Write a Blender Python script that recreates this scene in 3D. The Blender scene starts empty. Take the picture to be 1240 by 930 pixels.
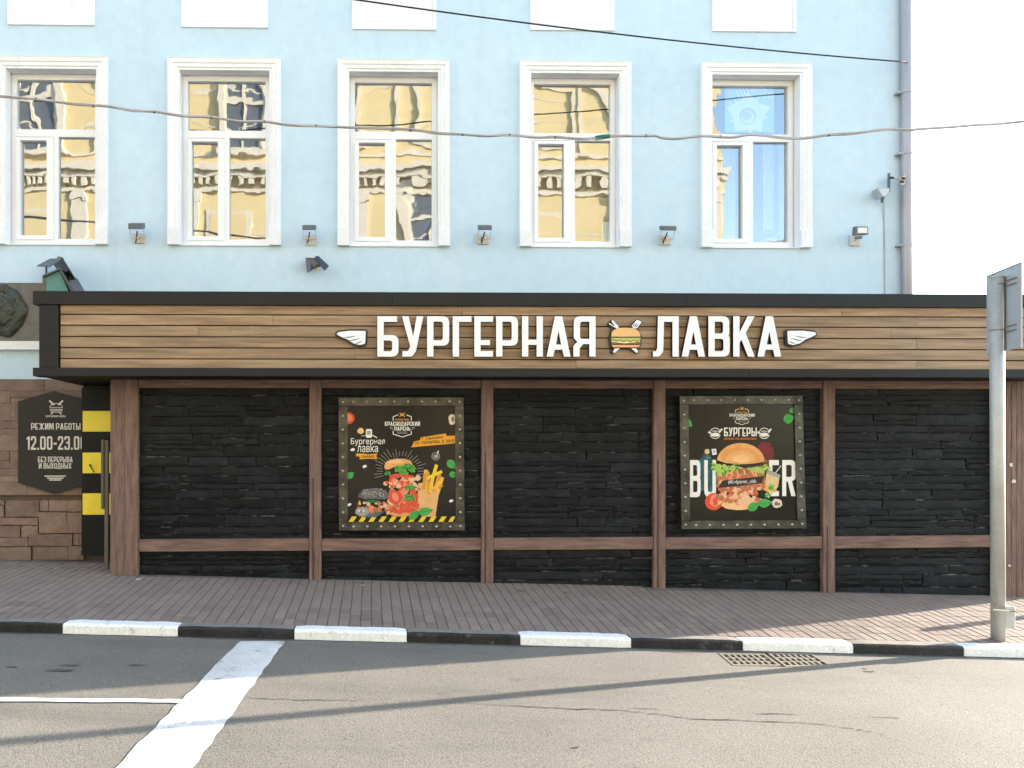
import bpy, bmesh, math, random
from mathutils import Vector, Matrix, Euler
R = math.radians
SC = bpy.context.scene
COL = SC.collection
random.seed(7)

# ------------------------------------------------------------------ camera
F, CX, CY, ZC, YAW = 930.0, 466.0, 546.0, 1.677, R(1.0)
cd = bpy.data.cameras.new('camera')
cd.sensor_width = 36.0
cd.lens = F / 1240.0 * 36.0
cd.shift_x = (620 - CX) / 1240.0
cd.shift_y = (CY - 465) / 1240.0
cd.clip_end = 2000
cam = bpy.data.objects.new('camera', cd)
COL.objects.link(cam)
cam.location = (0, 0, ZC)
cam.rotation_euler = (R(90), 0, -YAW)
SC.camera = cam

# ------------------------------------------------------------------ light
SUN_EL, SUN_AZ = R(12.5), R(20.2)          # azimuth measured from +X towards +Y
w = bpy.data.worlds.new('World')
SC.world = w
w.use_nodes = True
nt = w.node_tree
sky = nt.nodes.new('ShaderNodeTexSky')
sky.sky_type = 'NISHITA'
sky.sun_disc = False
sky.sun_elevation = SUN_EL
sky.sun_rotation = R(90) - SUN_AZ
sky.altitude = 100
sky.air_density = 1.0
sky.dust_density = 0.6
sky.ozone_density = 1.0
bg = nt.nodes['Background']
bg.inputs['Strength'].default_value = 0.15
nt.links.new(sky.outputs[0], bg.inputs[0])
sd = bpy.data.lights.new('sun', 'SUN')
sd.energy = 3.6
sd.angle = R(0.53)
sd.color = (1.0, 0.89, 0.735)
sun = bpy.data.objects.new('sun', sd)
COL.objects.link(sun)
sdir = Vector((math.cos(SUN_AZ) * math.cos(SUN_EL), math.sin(SUN_AZ) * math.cos(SUN_EL), math.sin(SUN_EL)))
sun.rotation_euler = (-sdir).to_track_quat('-Z', 'Y').to_euler()
sun.location = sdir * 60
SC.view_settings.view_transform = 'Standard'
SC.view_settings.look = 'None'
SC.view_settings.gamma = 1.0
SC.view_settings.exposure = 2.62

# ------------------------------------------------------------------ pixel -> place
def ray(x, y):
    f = Vector((math.sin(YAW), math.cos(YAW), 0)); r = Vector((math.cos(YAW), -math.sin(YAW), 0))
    return f + r * ((x - CX) / F) + Vector((0, 0, (CY - y) / F))

def at(x, y, Y):
    """point of the vertical plane at distance Y (parallel to the facade) seen at pixel x, y"""
    d = ray(x, y); t = Y / d.y
    return Vector((t * d.x, Y, ZC + t * d.z))
def ax(x, Y): return at(x, 546, Y).x
def az(y, Y, x=466): return at(x, y, Y).z

def cl(v, a, b): return max(a, min(b, v))
def zroad(X): return -0.0373 * cl(X, -10, 10)
def ykerb(X): return 6.75 + 0.032 * X
YF, YB, YC = 8.7, 9.6, 8.2            # shop front, main building wall, canopy front
def zpave(X, Y):
    Xc = cl(X, -10, 10); k = ykerb(X) + 0.15
    t = (Y - k) / (YF - k)
    a = zroad(X) + 0.095; b = 0.208 - 0.028 * Xc
    return a + (b - a) * cl(t, 0, 1) + max(0, Y - YF) * 0.02
def onroad(x, y):
    d = ray(x, y); t = 4.0
    for _ in range(30):
        t = (zroad(t * d.x) - ZC) / d.z
    return Vector((t * d.x, t * d.y, zroad(t * d.x)))

# ------------------------------------------------------------------ materials
def lin(c):
    if isinstance(c, str):
        c = [int(c[i:i + 2], 16) / 255 for i in (0, 2, 4)]
        return tuple(v / 12.92 if v <= .04045 else ((v + .055) / 1.055) ** 2.4 for v in c)
    return tuple(c)

def mat(name, col, rough=.7, var=.12, scale=6, col2=None, stretch=(1, 1, 1), bump=0, bscale=60, bstretch=None,
        metallic=0, objrand=0, spec=.5, fine=0, fscale=150, emit=None):
    m = bpy.data.materials.new(name); m.use_nodes = True
    n = m.node_tree.nodes; L = m.node_tree.links; b = n['Principled BSDF']
    b.inputs['Roughness'].default_value = rough
    b.inputs['Metallic'].default_value = metallic
    b.inputs['Specular IOR Level'].default_value = spec
    c = lin(col)
    ca = tuple(v * (1 - var) for v in c) if col2 is None else c
    cb = tuple(min(.95, v * (1 + var)) for v in c) if col2 is None else lin(col2)
    if var == 0 and col2 is None and objrand == 0 and bump == 0:
        b.inputs['Base Color'].default_value = (*c, 1)
        return m
    g = n.new('ShaderNodeNewGeometry')
    mp = n.new('ShaderNodeMapping'); mp.inputs['Scale'].default_value = stretch
    L.new(g.outputs['Position'], mp.inputs['Vector'])
    vec = mp.outputs['Vector']
    oi = n.new('ShaderNodeObjectInfo')
    if objrand:
        vm = n.new('ShaderNodeVectorMath'); vm.operation = 'MULTIPLY_ADD'
        L.new(oi.outputs['Random'], vm.inputs[0]); vm.inputs[1].default_value = (37, 53, 71); L.new(vec, vm.inputs[2])
        vec = vm.outputs[0]
    nz = n.new('ShaderNodeTexNoise'); nz.inputs['Scale'].default_value = scale; nz.inputs['Detail'].default_value = 6
    nz.inputs['Roughness'].default_value = .6
    L.new(vec, nz.inputs['Vector'])
    cr = n.new('ShaderNodeValToRGB')
    cr.color_ramp.elements[0].position = .3; cr.color_ramp.elements[1].position = .7
    cr.color_ramp.elements[0].color = (*ca, 1); cr.color_ramp.elements[1].color = (*cb, 1)
    L.new(nz.outputs[0], cr.inputs[0])
    out = cr.outputs[0]
    if fine:
        n2 = n.new('ShaderNodeTexNoise'); n2.inputs['Scale'].default_value = fscale; n2.inputs['Detail'].default_value = 3
        L.new(g.outputs['Position'], n2.inputs['Vector'])
        mr = n.new('ShaderNodeMapRange'); mr.inputs[1].default_value = .3; mr.inputs[2].default_value = .7
        mr.inputs[3].default_value = 1 - fine; mr.inputs[4].default_value = 1 + fine
        L.new(n2.outputs[0], mr.inputs[0])
        mx = n.new('ShaderNodeVectorMath'); mx.operation = 'SCALE'
        L.new(out, mx.inputs[0]); L.new(mr.outputs[0], mx.inputs['Scale']); out = mx.outputs[0]
    if objrand:
        mr = n.new('ShaderNodeMapRange'); mr.inputs[3].default_value = 1 - objrand; mr.inputs[4].default_value = 1 + objrand
        L.new(oi.outputs['Random'], mr.inputs[0])
        mx = n.new('ShaderNodeVectorMath'); mx.operation = 'SCALE'
        L.new(out, mx.inputs[0]); L.new(mr.outputs[0], mx.inputs['Scale']); out = mx.outputs[0]
    L.new(out, b.inputs['Base Color'])
    if bump:
        mb = n.new('ShaderNodeMapping'); mb.inputs['Scale'].default_value = bstretch or stretch
        L.new(g.outputs['Position'], mb.inputs['Vector'])
        n3 = n.new('ShaderNodeTexNoise'); n3.inputs['Scale'].default_value = bscale; n3.inputs['Detail'].default_value = 5
        L.new(mb.outputs[0], n3.inputs['Vector'])
        bp = n.new('ShaderNodeBump'); bp.inputs['Strength'].default_value = bump; bp.inputs['Distance'].default_value = .01
        L.new(n3.outputs[0], bp.inputs['Height']); L.new(bp.outputs[0], b.inputs['Normal'])
    return m

M = {}
M['asphalt'] = mat('asphalt', (.134, .121, .103), .9, col2=(.178, .162, .139), scale=.8, fine=.32, fscale=80, bump=.4, bscale=110)
M['paver'] = mat('paver', (.218, .168, .140), .85, var=.13, scale=3, objrand=.13, fine=.15, bump=.2, bscale=120)
M['joint'] = mat('joint', (.13, .108, .10), .95, var=.3, scale=10, bump=.3)
M['slab'] = mat('slab', (.13, .10, .085), .9, var=.2, scale=4, bump=.3)
M['soil'] = mat('soil', (.12, .11, .09), .95, var=.2, scale=.5)
M['kerb_white'] = mat('kerb_white', (.74, .75, .755), .75, col2=(.82, .825, .825), scale=5, fine=.12, fscale=45, bump=.35, bscale=40)
M['kerb_black'] = mat('kerb_black', (.012, .0125, .014), .6, col2=(.03, .03, .032), scale=6, fine=.35, fscale=40, bump=.35, bscale=40, spec=.25)
M['kerb_top'] = mat('kerb_concrete', (.17, .15, .13), .85, col2=(.24, .215, .185), scale=8, fine=.2, fscale=60, bump=.3, bscale=50)
M['paint'] = mat('road_paint', (.50, .50, .49), .8, col2=(.74, .74, .72), scale=2.2, fine=.14, fscale=110, bump=.35, bscale=110)
M['crack'] = mat('crack', (.02, .018, .015), 1, var=.3)
M['bluewall'] = mat('blue_plaster', (.48, .635, .77), .85, col2=(.535, .68, .80), scale=.55, fine=.035, fscale=9, bump=.07, bscale=50)
M['white_trim'] = mat('white_trim', (.765, .785, .82), .7, var=.045, scale=3, fine=.03, fscale=30, bump=.04, bscale=40)
M['upvc'] = mat('window_plastic', (.79, .81, .845), .35, var=.02, scale=3)
M['room'] = mat('room', (.34, .335, .32), .9, var=.2, scale=1)
M['granite'] = mat('granite', (.085, .085, .088), .45, col2=(.14, .135, .13), scale=9, fine=.25, fscale=160)
M['bronze'] = mat('bronze_patina', (.04, .042, .035), .5, col2=(.075, .085, .07), scale=9, metallic=.4, bump=.3, bscale=25)
M['cladstone'] = mat('brown_stone', (.15, .098, .078), .85, col2=(.24, .165, .13), scale=4, objrand=.12, fine=.18, fscale=60, bump=.5, bscale=28)
M['cladjoint'] = mat('brown_joint', (.085, .06, .05), .95, var=.2)
M['timber'] = mat('dark_timber', (.098, .055, .045), .75, col2=(.232, .142, .117), scale=3, stretch=(9, 9, 1.0), fine=.15, fscale=90, bump=.7, bscale=5, bstretch=(22, 22, 1.0))
M['timber_h'] = mat('dark_timber_rail', (.098, .055, .045), .75, col2=(.232, .142, .117), scale=3, stretch=(1.0, 9, 9), fine=.15, fscale=90, bump=.7, bscale=5, bstretch=(1.0, 22, 22))
M['plank'] = mat('fascia_plank', (.175, .11, .064), .6, col2=(.385, .262, .16), scale=1.6, stretch=(.9, 6, 14), objrand=.12, fine=.08, fscale=80, bump=.15, bscale=6, bstretch=(1, 20, 30))
M['groove'] = mat('plank_groove', (.05, .03, .018), .9, var=.2)
M['charcoal'] = mat('charcoal_sheet', (.014, .0142, .0158), .55, var=.12, scale=2, spec=.25)
M['slate'] = mat('slate', (.005, .006, .0078), .55, col2=(.014, .0165, .0205), scale=5, objrand=.45, fine=.3, fscale=45, bump=.5, bscale=24, bstretch=(1, 1, 2.5), spec=.16)
M['slate_lit_edge'] = mat('slate_lit_edge', (.006, .0063, .007), .85, col2=(.15, .145, .14), scale=6, fine=.4, fscale=35, spec=.1)  # patchy pale colour paints skylight onto the stones' edges
_cr = [n_ for n_ in M['slate_lit_edge'].node_tree.nodes if n_.type == 'VALTORGB'][0]
_cr.color_ramp.elements[0].position = .52; _cr.color_ramp.elements[1].position = .72
M['white'] = mat('white_acrylic', (.76, .785, .83), .35, var=.02, scale=4)
M['black'] = mat('black_edge', (.018, .017, .017), .5, var=.1)
M['blackdoor'] = mat('black_door', (.009, .0105, .0115), .5, var=.2, scale=5, spec=.15)
M['yellow'] = mat('yellow_paint', (.80, .64, .035), .5, var=.06, scale=6)
M['signboard'] = mat('sign_board', (.024, .023, .020), .6, var=.08, scale=4, spec=.25)
M['offwhite'] = mat('offwhite_print', (.62, .58, .53), .6, var=.05)
M['steel'] = mat('galvanised', (.38, .375, .355), .5, col2=(.46, .455, .43), scale=6, metallic=.35, fine=.08, fscale=60, bump=.05)
M['sheetback'] = mat('sign_back', (.47, .50, .53), .45, var=.06, scale=3, metallic=.3)
M['pipe'] = mat('downpipe', (.36, .35, .38), .45, var=.07, scale=3, metallic=.25)
M['lampgrey'] = mat('lamp_grey', (.10, .11, .13), .5, var=.1)
M['lampglass'] = mat('lamp_glass', (.7, .7, .68), .15, var=.02)
M['plate'] = mat('beige_plate', (.55, .49, .42), .7, col2=(.62, .56, .49), scale=20)
M['cable'] = mat('grey_cable', (.38, .375, .385), .7, var=.15, scale=8)
M['blackcable'] = mat('black_cable', (.01, .01, .012), .6, var=0)
M['greentape'] = mat('green_tape', (.01, .12, .075), .5, var=.1)
M['teal'] = mat('teal_sheet', (.085, .23, .22), .6, var=.1, scale=5)
M['roofmetal'] = mat('dark_roof_metal', (.045, .05, .062), .45, var=.15, scale=8)
M['brownmetal'] = mat('brown_metal', (.11, .095, .08), .6, var=.1)
M['framesteel'] = mat('poster_steel', (.028, .027, .024), .38, col2=(.10, .095, .08), scale=7, metallic=.75, fine=.2, fscale=40, bump=.1, bscale=30)
M['rivet'] = mat('rivet', (.45, .43, .40), .4, var=.2, metallic=.7, scale=30)
M['grate'] = mat('grate_iron', (.19, .165, .13), .7, col2=(.27, .24, .19), scale=20, metallic=.2, bump=.3)
M['pit'] = mat('pit', (.03, .022, .014), 1, var=.3)
M['grime'] = mat('grime', (.075, .07, .063), .95, var=.25, scale=10)
M['ochre'] = mat('yellow_plaster', (.55, .445, .24), .85, col2=(.60, .50, .29), scale=.5)
M['cream'] = mat('cream_moulding', (.56, .53, .45), .8, var=.08)
M['darkglass'] = mat('dark_pane', (.11, .125, .145), .08, var=.2)  # base lifted to grey-blue, painting in the reflected sky and blue facade
M['roofgrey'] = mat('roof_grey', (.12, .12, .13), .6, var=.15)
M['curtain'] = mat('curtain', (.62, .63, .62), .9, var=.05, stretch=(12, 1, .3))
M['plant'] = mat('plant_green', (.012, .06, .055), .6, var=.3, scale=20)
M['pot'] = mat('pot', (.35, .42, .42), .6, var=.1)
M['stickerblue'] = mat('sticker_blue', (.16, .42, .70), .5, col2=(.36, .62, .82), scale=5)
M['stickerpale'] = mat('sticker_pale', (.60, .74, .82), .5, col2=(.76, .82, .85), scale=9)
M['stickergrey'] = mat('sticker_grey', (.36, .47, .60), .5, var=.12, scale=9)
M['paper'] = mat('white_paper', (.8, .8, .79), .8, var=.02)

def weather(m, col, lo, hi, amount, scale, stretch=(1, 1, 1), detail=8, kind='noise', off=0):
    """blend another colour into a material's base through a noise mask (wear, dust, stains)"""
    nt = M[m].node_tree; n = nt.nodes; L = nt.links; b = n['Principled BSDF']
    src = b.inputs['Base Color'].links[0].from_socket
    g = n.new('ShaderNodeNewGeometry'); mp = n.new('ShaderNodeMapping'); mp.inputs['Scale'].default_value = stretch; mp.inputs['Location'].default_value = (off, off * .7, off * .3)
    L.new(g.outputs['Position'], mp.inputs['Vector'])
    if kind == 'noise':
        t_ = n.new('ShaderNodeTexNoise'); t_.inputs['Detail'].default_value = detail; t_.inputs['Roughness'].default_value = .65
    else:
        t_ = n.new('ShaderNodeTexVoronoi')
    t_.inputs['Scale'].default_value = scale
    L.new(mp.outputs[0], t_.inputs['Vector'])
    mr = n.new('ShaderNodeMapRange'); mr.inputs[1].default_value = lo; mr.inputs[2].default_value = hi; mr.inputs[3].default_value = 0; mr.inputs[4].default_value = amount
    L.new(t_.outputs[0], mr.inputs[0])
    mx = n.new('ShaderNodeMix'); mx.data_type = 'RGBA'
    L.new(mr.outputs[0], mx.inputs['Factor']); L.new(src, mx.inputs['A']); mx.inputs['B'].default_value = (*lin(col), 1)
    L.new(mx.outputs['Result'], b.inputs['Base Color'])
weather('asphalt', (.03, .028, .026), .20, .08, .8, 26, kind='voronoi')          # dark aggregate between pale stones
weather('asphalt', (.24, .225, .20), .60, .72, .5, 130, detail=2)                  # pale chips
weather('asphalt', (.085, .08, .072), .52, .70, .55, .9, stretch=(.35, 1.6, 1))    # long worn tracks
weather('asphalt', (.05, .047, .043), .66, .74, .6, 1.7, off=9)                    # oil and tar stains
weather('paint', (.16, .15, .135), .60, .70, .75, 7)
weather('paint', (.25, .24, .22), .58, .66, .5, 60, detail=3)
weather('kerb_white', (.30, .28, .25), .60, .70, .7, 9)
weather('kerb_white', (.10, .09, .08), .64, .70, .6, 34, off=4)
weather('kerb_black', (.14, .13, .12), .60, .70, .6, 9)
weather('bluewall', (.36, .50, .60), .56, .78, .30, 1.3, stretch=(3.5, 1, .22))    # faint rain streaks
weather('bluewall', (.66, .74, .78), .60, .70, .35, .45, off=3)                    # paler repair patches
weather('white_trim', (.52, .52, .51), .60, .76, .5, 4, stretch=(2.5, 1, .6))
weather('paver', (.10, .085, .08), .56, .72, .5, 1.1)
weather('paver', (.28, .25, .23), .60, .72, .4, 2.6, off=5)
weather('slate', (.045, .045, .044), .58, .72, .45, 6, stretch=(1, 1, 2), off=2)    # dust
weather('plank', (.10, .07, .045), .58, .72, .6, 1.2, stretch=(.8, 1, 7), off=1)
weather('timber', (.045, .028, .022), .60, .70, .7, 2.2, stretch=(14, 14, 1.0), off=6)
weather('timber_h', (.045, .028, .022), .60, .70, .7, 2.2, stretch=(1.0, 14, 14), off=6)
weather('steel', (.22, .17, .11), .64, .72, .5, 7)

def glass_mat():
    m = bpy.data.materials.new('window_glass'); m.use_nodes = True
    n = m.node_tree.nodes; L = m.node_tree.links
    for x in list(n):
        if x.type != 'OUTPUT_MATERIAL': n.remove(x)
    o = [x for x in n if x.type == 'OUTPUT_MATERIAL'][0]
    t = n.new('ShaderNodeBsdfTransparent'); t.inputs[0].default_value = (.78, .83, .84, 1)
    g = n.new('ShaderNodeBsdfGlossy'); g.inputs['Roughness'].default_value = .012; g.inputs[0].default_value = (.97, .98, 1, 1)
    mx = n.new('ShaderNodeMixShader'); mx.inputs[0].default_value = .36
    geo = n.new('ShaderNodeNewGeometry')
    nz = n.new('ShaderNodeTexNoise'); nz.inputs['Scale'].default_value = 2.6; nz.inputs['Detail'].default_value = 2.2
    L.new(geo.outputs['Position'], nz.inputs['Vector'])
    bp = n.new('ShaderNodeBump'); bp.inputs['Strength'].default_value = 1.0; bp.inputs['Distance'].default_value = .0011
    L.new(nz.outputs[0], bp.inputs['Height']); L.new(bp.outputs[0], g.inputs['Normal'])
    L.new(t.outputs[0], mx.inputs[1]); L.new(g.outputs[0], mx.inputs[2]); L.new(mx.outputs[0], o.inputs[0])
    return m
M['glass'] = glass_mat()

def pr(name, col, var=.1, scale=40, col2=None):        # printed ink under a gloss laminate
    M[name] = mat('ink_' + name, col, .3, var=var, scale=scale, col2=col2, spec=.2)
M['sheet'] = mat('ink_sheet', (.013, .0118, .0102), .16, var=.15, scale=6, bump=.5, bscale=2.2, spec=.2)
pr('bun', (.62, .24, .07), col2=(.74, .40, .16), scale=14)
pr('bun1', (.66, .28, .09), .06, 14)
pr('bun2', (.70, .35, .13), .06, 14)
pr('bun3', (.74, .42, .18), .06, 14)
pr('bunlight', (.76, .46, .22), .1, 20)
pr('lettuce', (.04, .18, .02), col2=(.16, .38, .04), scale=70)
pr('lettucelight', (.30, .45, .08), col2=(.45, .55, .16), scale=60)
pr('meat', (.30, .07, .025), col2=(.60, .23, .10), scale=60)
pr('meatlight', (.66, .34, .20), col2=(.75, .52, .36), scale=60)
pr('tomato', (.55, .035, .02), col2=(.70, .11, .05), scale=40)
pr('tomatolight', (.75, .22, .13), .1, 40)
pr('blackbun', (.045, .045, .05), col2=(.17, .17, .19), scale=50)
pr('sesame', (.50, .40, .20), .1)
pr('fries', (.70, .36, .045), col2=(.80, .48, .09), scale=30)
pr('friesdark', (.60, .25, .03), .1, 30)
pr('bag', (.62, .33, .13), col2=(.70, .42, .19), scale=12)
pr('leaf', (.035, .27, .05), col2=(.08, .40, .10), scale=35)
pr('leafdark', (.02, .15, .03), .1)
pr('hazard', (.72, .52, .03), .05)
pr('orange', (.70, .31, .03), .06, 20)
pr('inkwhite', (.74, .72, .70), .04)
pr('inkgrey', (.32, .30, .28), .05)
pr('inkdark', (.03, .022, .018), .1)
pr('inkred', (.72, .13, .03), .05)
pr('teal_smoke', (.02, .15, .19), col2=(.017, .03, .032), scale=12)
pr('red_smoke', (.25, .02, .03), col2=(.06, .018, .016), scale=12)
pr('juice', (.62, .40, .16), col2=(.66, .52, .30), scale=30)
pr('mushroom', (.66, .57, .50), .1, 60)
pr('mushroomdark', (.22, .12, .08), .1, 60)

# ------------------------------------------------------------------ builders
WL = {}
def put(name, me, parent=None, loc=None):
    o = bpy.data.objects.new(name, me); COL.objects.link(o)
    W = Vector(loc) if loc is not None else Vector((0, 0, 0))
    WL[o] = W
    if parent is not None:
        o.parent = parent; o.location = W - WL[parent]
    else:
        o.location = W
    return o

def tag(o, label=None, cat=None, group=None, kind=None):
    if label: o['label'] = label
    if cat: o['category'] = cat
    if group: o['group'] = group
    if kind: o['kind'] = kind
    return o

def thing(name, loc, label, cat, group=None):
    o = bpy.data.objects.new(name, None); COL.objects.link(o); o.empty_display_size = .1
    o.location = loc; WL[o] = Vector(loc)
    return tag(o, label, cat, group)

class MB:
    def __init__(s): s.v = []; s.f = []; s.m = []; s.cur = 0
    def add(s, vs, fs, mi=None):
        b = len(s.v); s.v += [tuple(v) for v in vs]
        for f in fs: s.f.append([b + i for i in f]); s.m.append(s.cur if mi is None else mi)
        return s
    def box(s, x0, x1, y0, y1, z0, z1, mi=None):
        vs = [(x, y, z) for z in (z0, z1) for y in (y0, y1) for x in (x0, x1)]
        return s.add(vs, [(0, 2, 3, 1), (4, 5, 7, 6), (0, 1, 5, 4), (1, 3, 7, 5), (3, 2, 6, 7), (2, 0, 4, 6)], mi)
    def hexa(s, q, d, mi=None):
        """prism from a quad q (list of points, counter-clockwise seen from -Y) pushed by vector d"""
        n = len(q); d = Vector(d); q = [Vector(p) for p in q]
        vs = q + [p + d for p in q]
        fs = [list(range(n)), list(range(2 * n - 1, n - 1, -1))]
        fs += [[i, n + i, n + (i + 1) % n, (i + 1) % n] for i in range(n)]
        return s.add(vs, fs, mi)
    def tube(s, pts, r, n=8, mi=None, cap=True):
        pts = [Vector(p) for p in pts]; rs = r if isinstance(r, (list, tuple)) else [r] * len(pts)
        vs = []; fs = []
        up = Vector((0, 0, 1))
        for i, p in enumerate(pts):
            t = (pts[min(i + 1, len(pts) - 1)] - pts[max(i - 1, 0)]).normalized()
            a = up if abs(t.dot(up)) < .9 else Vector((1, 0, 0))
            u = t.cross(a).normalized(); v = u.cross(t).normalized()
            for k in range(n):
                an = 2 * math.pi * k / n
                vs.append(p + (u * math.cos(an) + v * math.sin(an)) * rs[i])
        for i in range(len(pts) - 1):
            for k in range(n):
                fs.append((i * n + k, i * n + (k + 1) % n, (i + 1) * n + (k + 1) % n, (i + 1) * n + k))
        if cap:
            fs.append(tuple(range(n - 1, -1, -1))); fs.append(tuple((len(pts) - 1) * n + k for k in range(n)))
        return s.add(vs, fs, mi)
    def face(s, pts, mi=None):
        return s.add(pts, [list(range(len(pts)))], mi)
    def build(s, name, mats, parent=None, smooth=False, bevel=0, seg=1, fixn=True):
        if not isinstance(mats, (list, tuple)): mats = [mats]
        V = [Vector(v) for v in s.v]
        lo = Vector([min(v[i] for v in V) for i in range(3)]); hi = Vector([max(v[i] for v in V) for i in range(3)])
        c = (lo + hi) / 2; c.z = lo.z
        me = bpy.data.meshes.new(name)
        me.from_pydata([v - c for v in V], [], s.f)
        for m in mats: me.materials.append(M[m] if isinstance(m, str) else m)
        me.polygons.foreach_set('material_index', s.m)
        if fixn or bevel:
            bm = bmesh.new(); bm.from_mesh(me)
            if fixn: bmesh.ops.recalc_face_normals(bm, faces=bm.faces)
            if bevel:
                es = [e for e in bm.edges if len(e.link_faces) == 2 and e.calc_face_angle(0) > .5]
                bmesh.ops.bevel(bm, geom=es, offset=bevel, segments=seg, affect='EDGES', clamp_overlap=True)
            bm.to_mesh(me); bm.free()
        if smooth: me.polygons.foreach_set('use_smooth', [True] * len(me.polygons))
        me.update()
        return put(name, me, parent, c)

def boxpart(name, m, parent, x0, x1, y0, y1, z0, z1, bevel=0):
    return MB().box(x0, x1, y0, y1, z0, z1).build(name, m, parent, bevel=bevel)

def text_mesh(body, bold=.0, spacing=1.0):
    cu = bpy.data.curves.new('t', 'FONT'); cu.body = body; cu.offset = bold; cu.space_character = spacing; cu.resolution_u = 4
    o = bpy.data.objects.new('t', cu); COL.objects.link(o)
    bpy.context.view_layer.update()
    dg = bpy.context.evaluated_depsgraph_get()
    me = bpy.data.meshes.new_from_object(o.evaluated_get(dg))
    vs = [tuple(v.co) for v in me.vertices]; fs = [tuple(p.vertices) for p in me.polygons]
    bpy.data.objects.remove(o); bpy.data.curves.remove(cu); bpy.data.meshes.remove(me)
    return vs, fs

def add_text(mb, body, x0, y0, x1, y1, Y, mi=0, bold=.02, tilt=0, spacing=1.0):
    """lettering laid on the plane Y inside the pixel box"""
    cond = all(c in GX or c == ' ' for c in body)
    vs, fs = cond_mesh(body) if cond else text_mesh(body, bold, spacing)
    ax0 = min(v[0] for v in vs); ax1 = max(v[0] for v in vs); ay0 = min(v[1] for v in vs); ay1 = max(v[1] for v in vs)
    a = at(x0, y1, Y); b = at(x1, y0, Y)
    out = []
    for v in vs:
        u = (v[0] - ax0) / (ax1 - ax0); t = v[1] if cond else (v[1] - ay0) / (ay1 - ay0)
        out.append((a.x + (b.x - a.x) * u, Y - v[2], a.z + (b.z - a.z) * t + tilt * u))
    mb.add(out, fs, mi)

def fillet(pts, n=5):
    """outline with rounded corners: points (x, y[, r])"""
    out = []
    N = len(pts)
    for i, p in enumerate(pts):
        r = p[2] if len(p) > 2 else 0
        P = Vector(p[:2]); A = Vector(pts[i - 1][:2]) - P; B = Vector(pts[(i + 1) % N][:2]) - P
        if r <= 0:
            out.append(P); continue
        la, lb = A.length, B.length; A.normalize(); B.normalize()
        half = A.angle(B) / 2
        d = min(r / math.tan(half), la * .5, lb * .5)
        p0 = P + A * d; p1 = P + B * d
        for k in range(n + 1):
            t = k / n
            out.append(p0 * (1 - t) ** 2 + P * 2 * t * (1 - t) + p1 * t ** 2)
    return out

def extruded(loops, depth):
    """2D outline with holes -> (verts, faces) of a plate from z=0 to z=depth, front face first"""
    bm = bmesh.new(); es = []
    for lp in loops:
        vs = [bm.verts.new((p[0], p[1], 0)) for p in lp]
        es += [bm.edges.new((vs[i], vs[(i + 1) % len(vs)])) for i in range(len(vs))]
    g = bmesh.ops.triangle_fill(bm, use_beauty=True, use_dissolve=False, edges=es)
    bm.verts.index_update()
    fs = []
    for f in bm.faces:
        idx = [v.index for v in f.verts]
        if f.normal.z < 0: idx.reverse()
        fs.append(idx)
    vs = [tuple(v.co) for v in bm.verts]; bm.free()
    n = len(vs)
    allv = [(x, y, depth) for x, y, z in vs] + [(x, y, 0) for x, y, z in vs]
    front = fs; sides = []
    base = 0
    for lp in loops:
        L = len(lp)
        for i in range(L):
            a = base + i; b = base + (i + 1) % L
            sides.append([a, b, n + b, n + a])
        base += L
    return allv, front, sides

# ================================================================== SETTING
# ground far below, road, pavement
tag(MB().face([(-300, -300, -1.2), (300, -300, -1.2), (300, 300, -1.2), (-300, 300, -1.2)]).build('ground', 'soil'), kind='structure')

G1 = [(870, 791.3), (925.5, 792), (946, 806.5), (887.5, 806)]
G2 = [(929, 790.6), (983, 792), (1008, 806.6), (951.5, 807.6)]
g1 = [onroad(*p) for p in G1]; g2 = [onroad(*p) for p in G2]
rb = MB()
xs = [-60, -10, 2.4, 5.0, 10, 60]; ys = [-60, -2, 5.4, 7.25]
for i in range(len(xs) - 1):
    for j in range(len(ys) - 1):
        if i == 2 and j == 2: continue
        q = [(xs[i], ys[j]), (xs[i + 1], ys[j]), (xs[i + 1], ys[j + 1]), (xs[i], ys[j + 1])]
        rb.face([(x, y, zroad(x)) for x, y in q])
bm = bmesh.new()
hole = [g1[0], g2[0], g2[1], g2[2], g2[3], g1[3]]
es = []
for lp in ([Vector((xs[2], ys[2], 0)), Vector((xs[3], ys[2], 0)), Vector((xs[3], ys[3], 0)), Vector((xs[2], ys[3], 0))], hole):
    vv = [bm.verts.new((p.x, p.y, zroad(p.x))) for p in lp]
    es += [bm.edges.new((vv[i], vv[(i + 1) % len(vv)])) for i in range(len(vv))]
bmesh.ops.triangle_fill(bm, use_beauty=True, edges=es)
bm.verts.index_update()
rb.add([v.co[:] for v in bm.verts], [[v.index for v in f.verts] for f in bm.faces]); bm.free()
road = tag(rb.build('road', 'asphalt'), kind='structure')
# cracks in the asphalt
def crack(pts, wdt):
    P = []
    for i in range(len(pts) - 1):
        for k in range(6):
            t = k / 6; P.append((pts[i][0] * (1 - t) + pts[i + 1][0] * t, pts[i][1] * (1 - t) + pts[i + 1][1] * t + random.uniform(-.7, .7)))
    P.append(pts[-1])
    W = [onroad(*p) for p in P]; mb = MB(); L = []; Rr = []
    for i, p in enumerate(W):
        e = min(i, len(W) - 1 - i) / len(W) * 2
        hw = wdt * random.uniform(.35, 1.0) * min(1, e * 3 + .15) / 2
        L.append((p.x, p.y - hw, p.z + .004)); Rr.append((p.x, p.y + hw, p.z + .004))
    for i in range(len(W) - 1): mb.face([L[i], L[i + 1], Rr[i + 1], Rr[i]])
    mb.build('crack', 'crack', road)
crack([(530, 850), (630, 856), (690, 859), (750, 860), (800, 866), (840, 871), (920, 874), (980, 876), (1030, 882), (1055, 887), (1100, 900)], .014)
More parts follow.
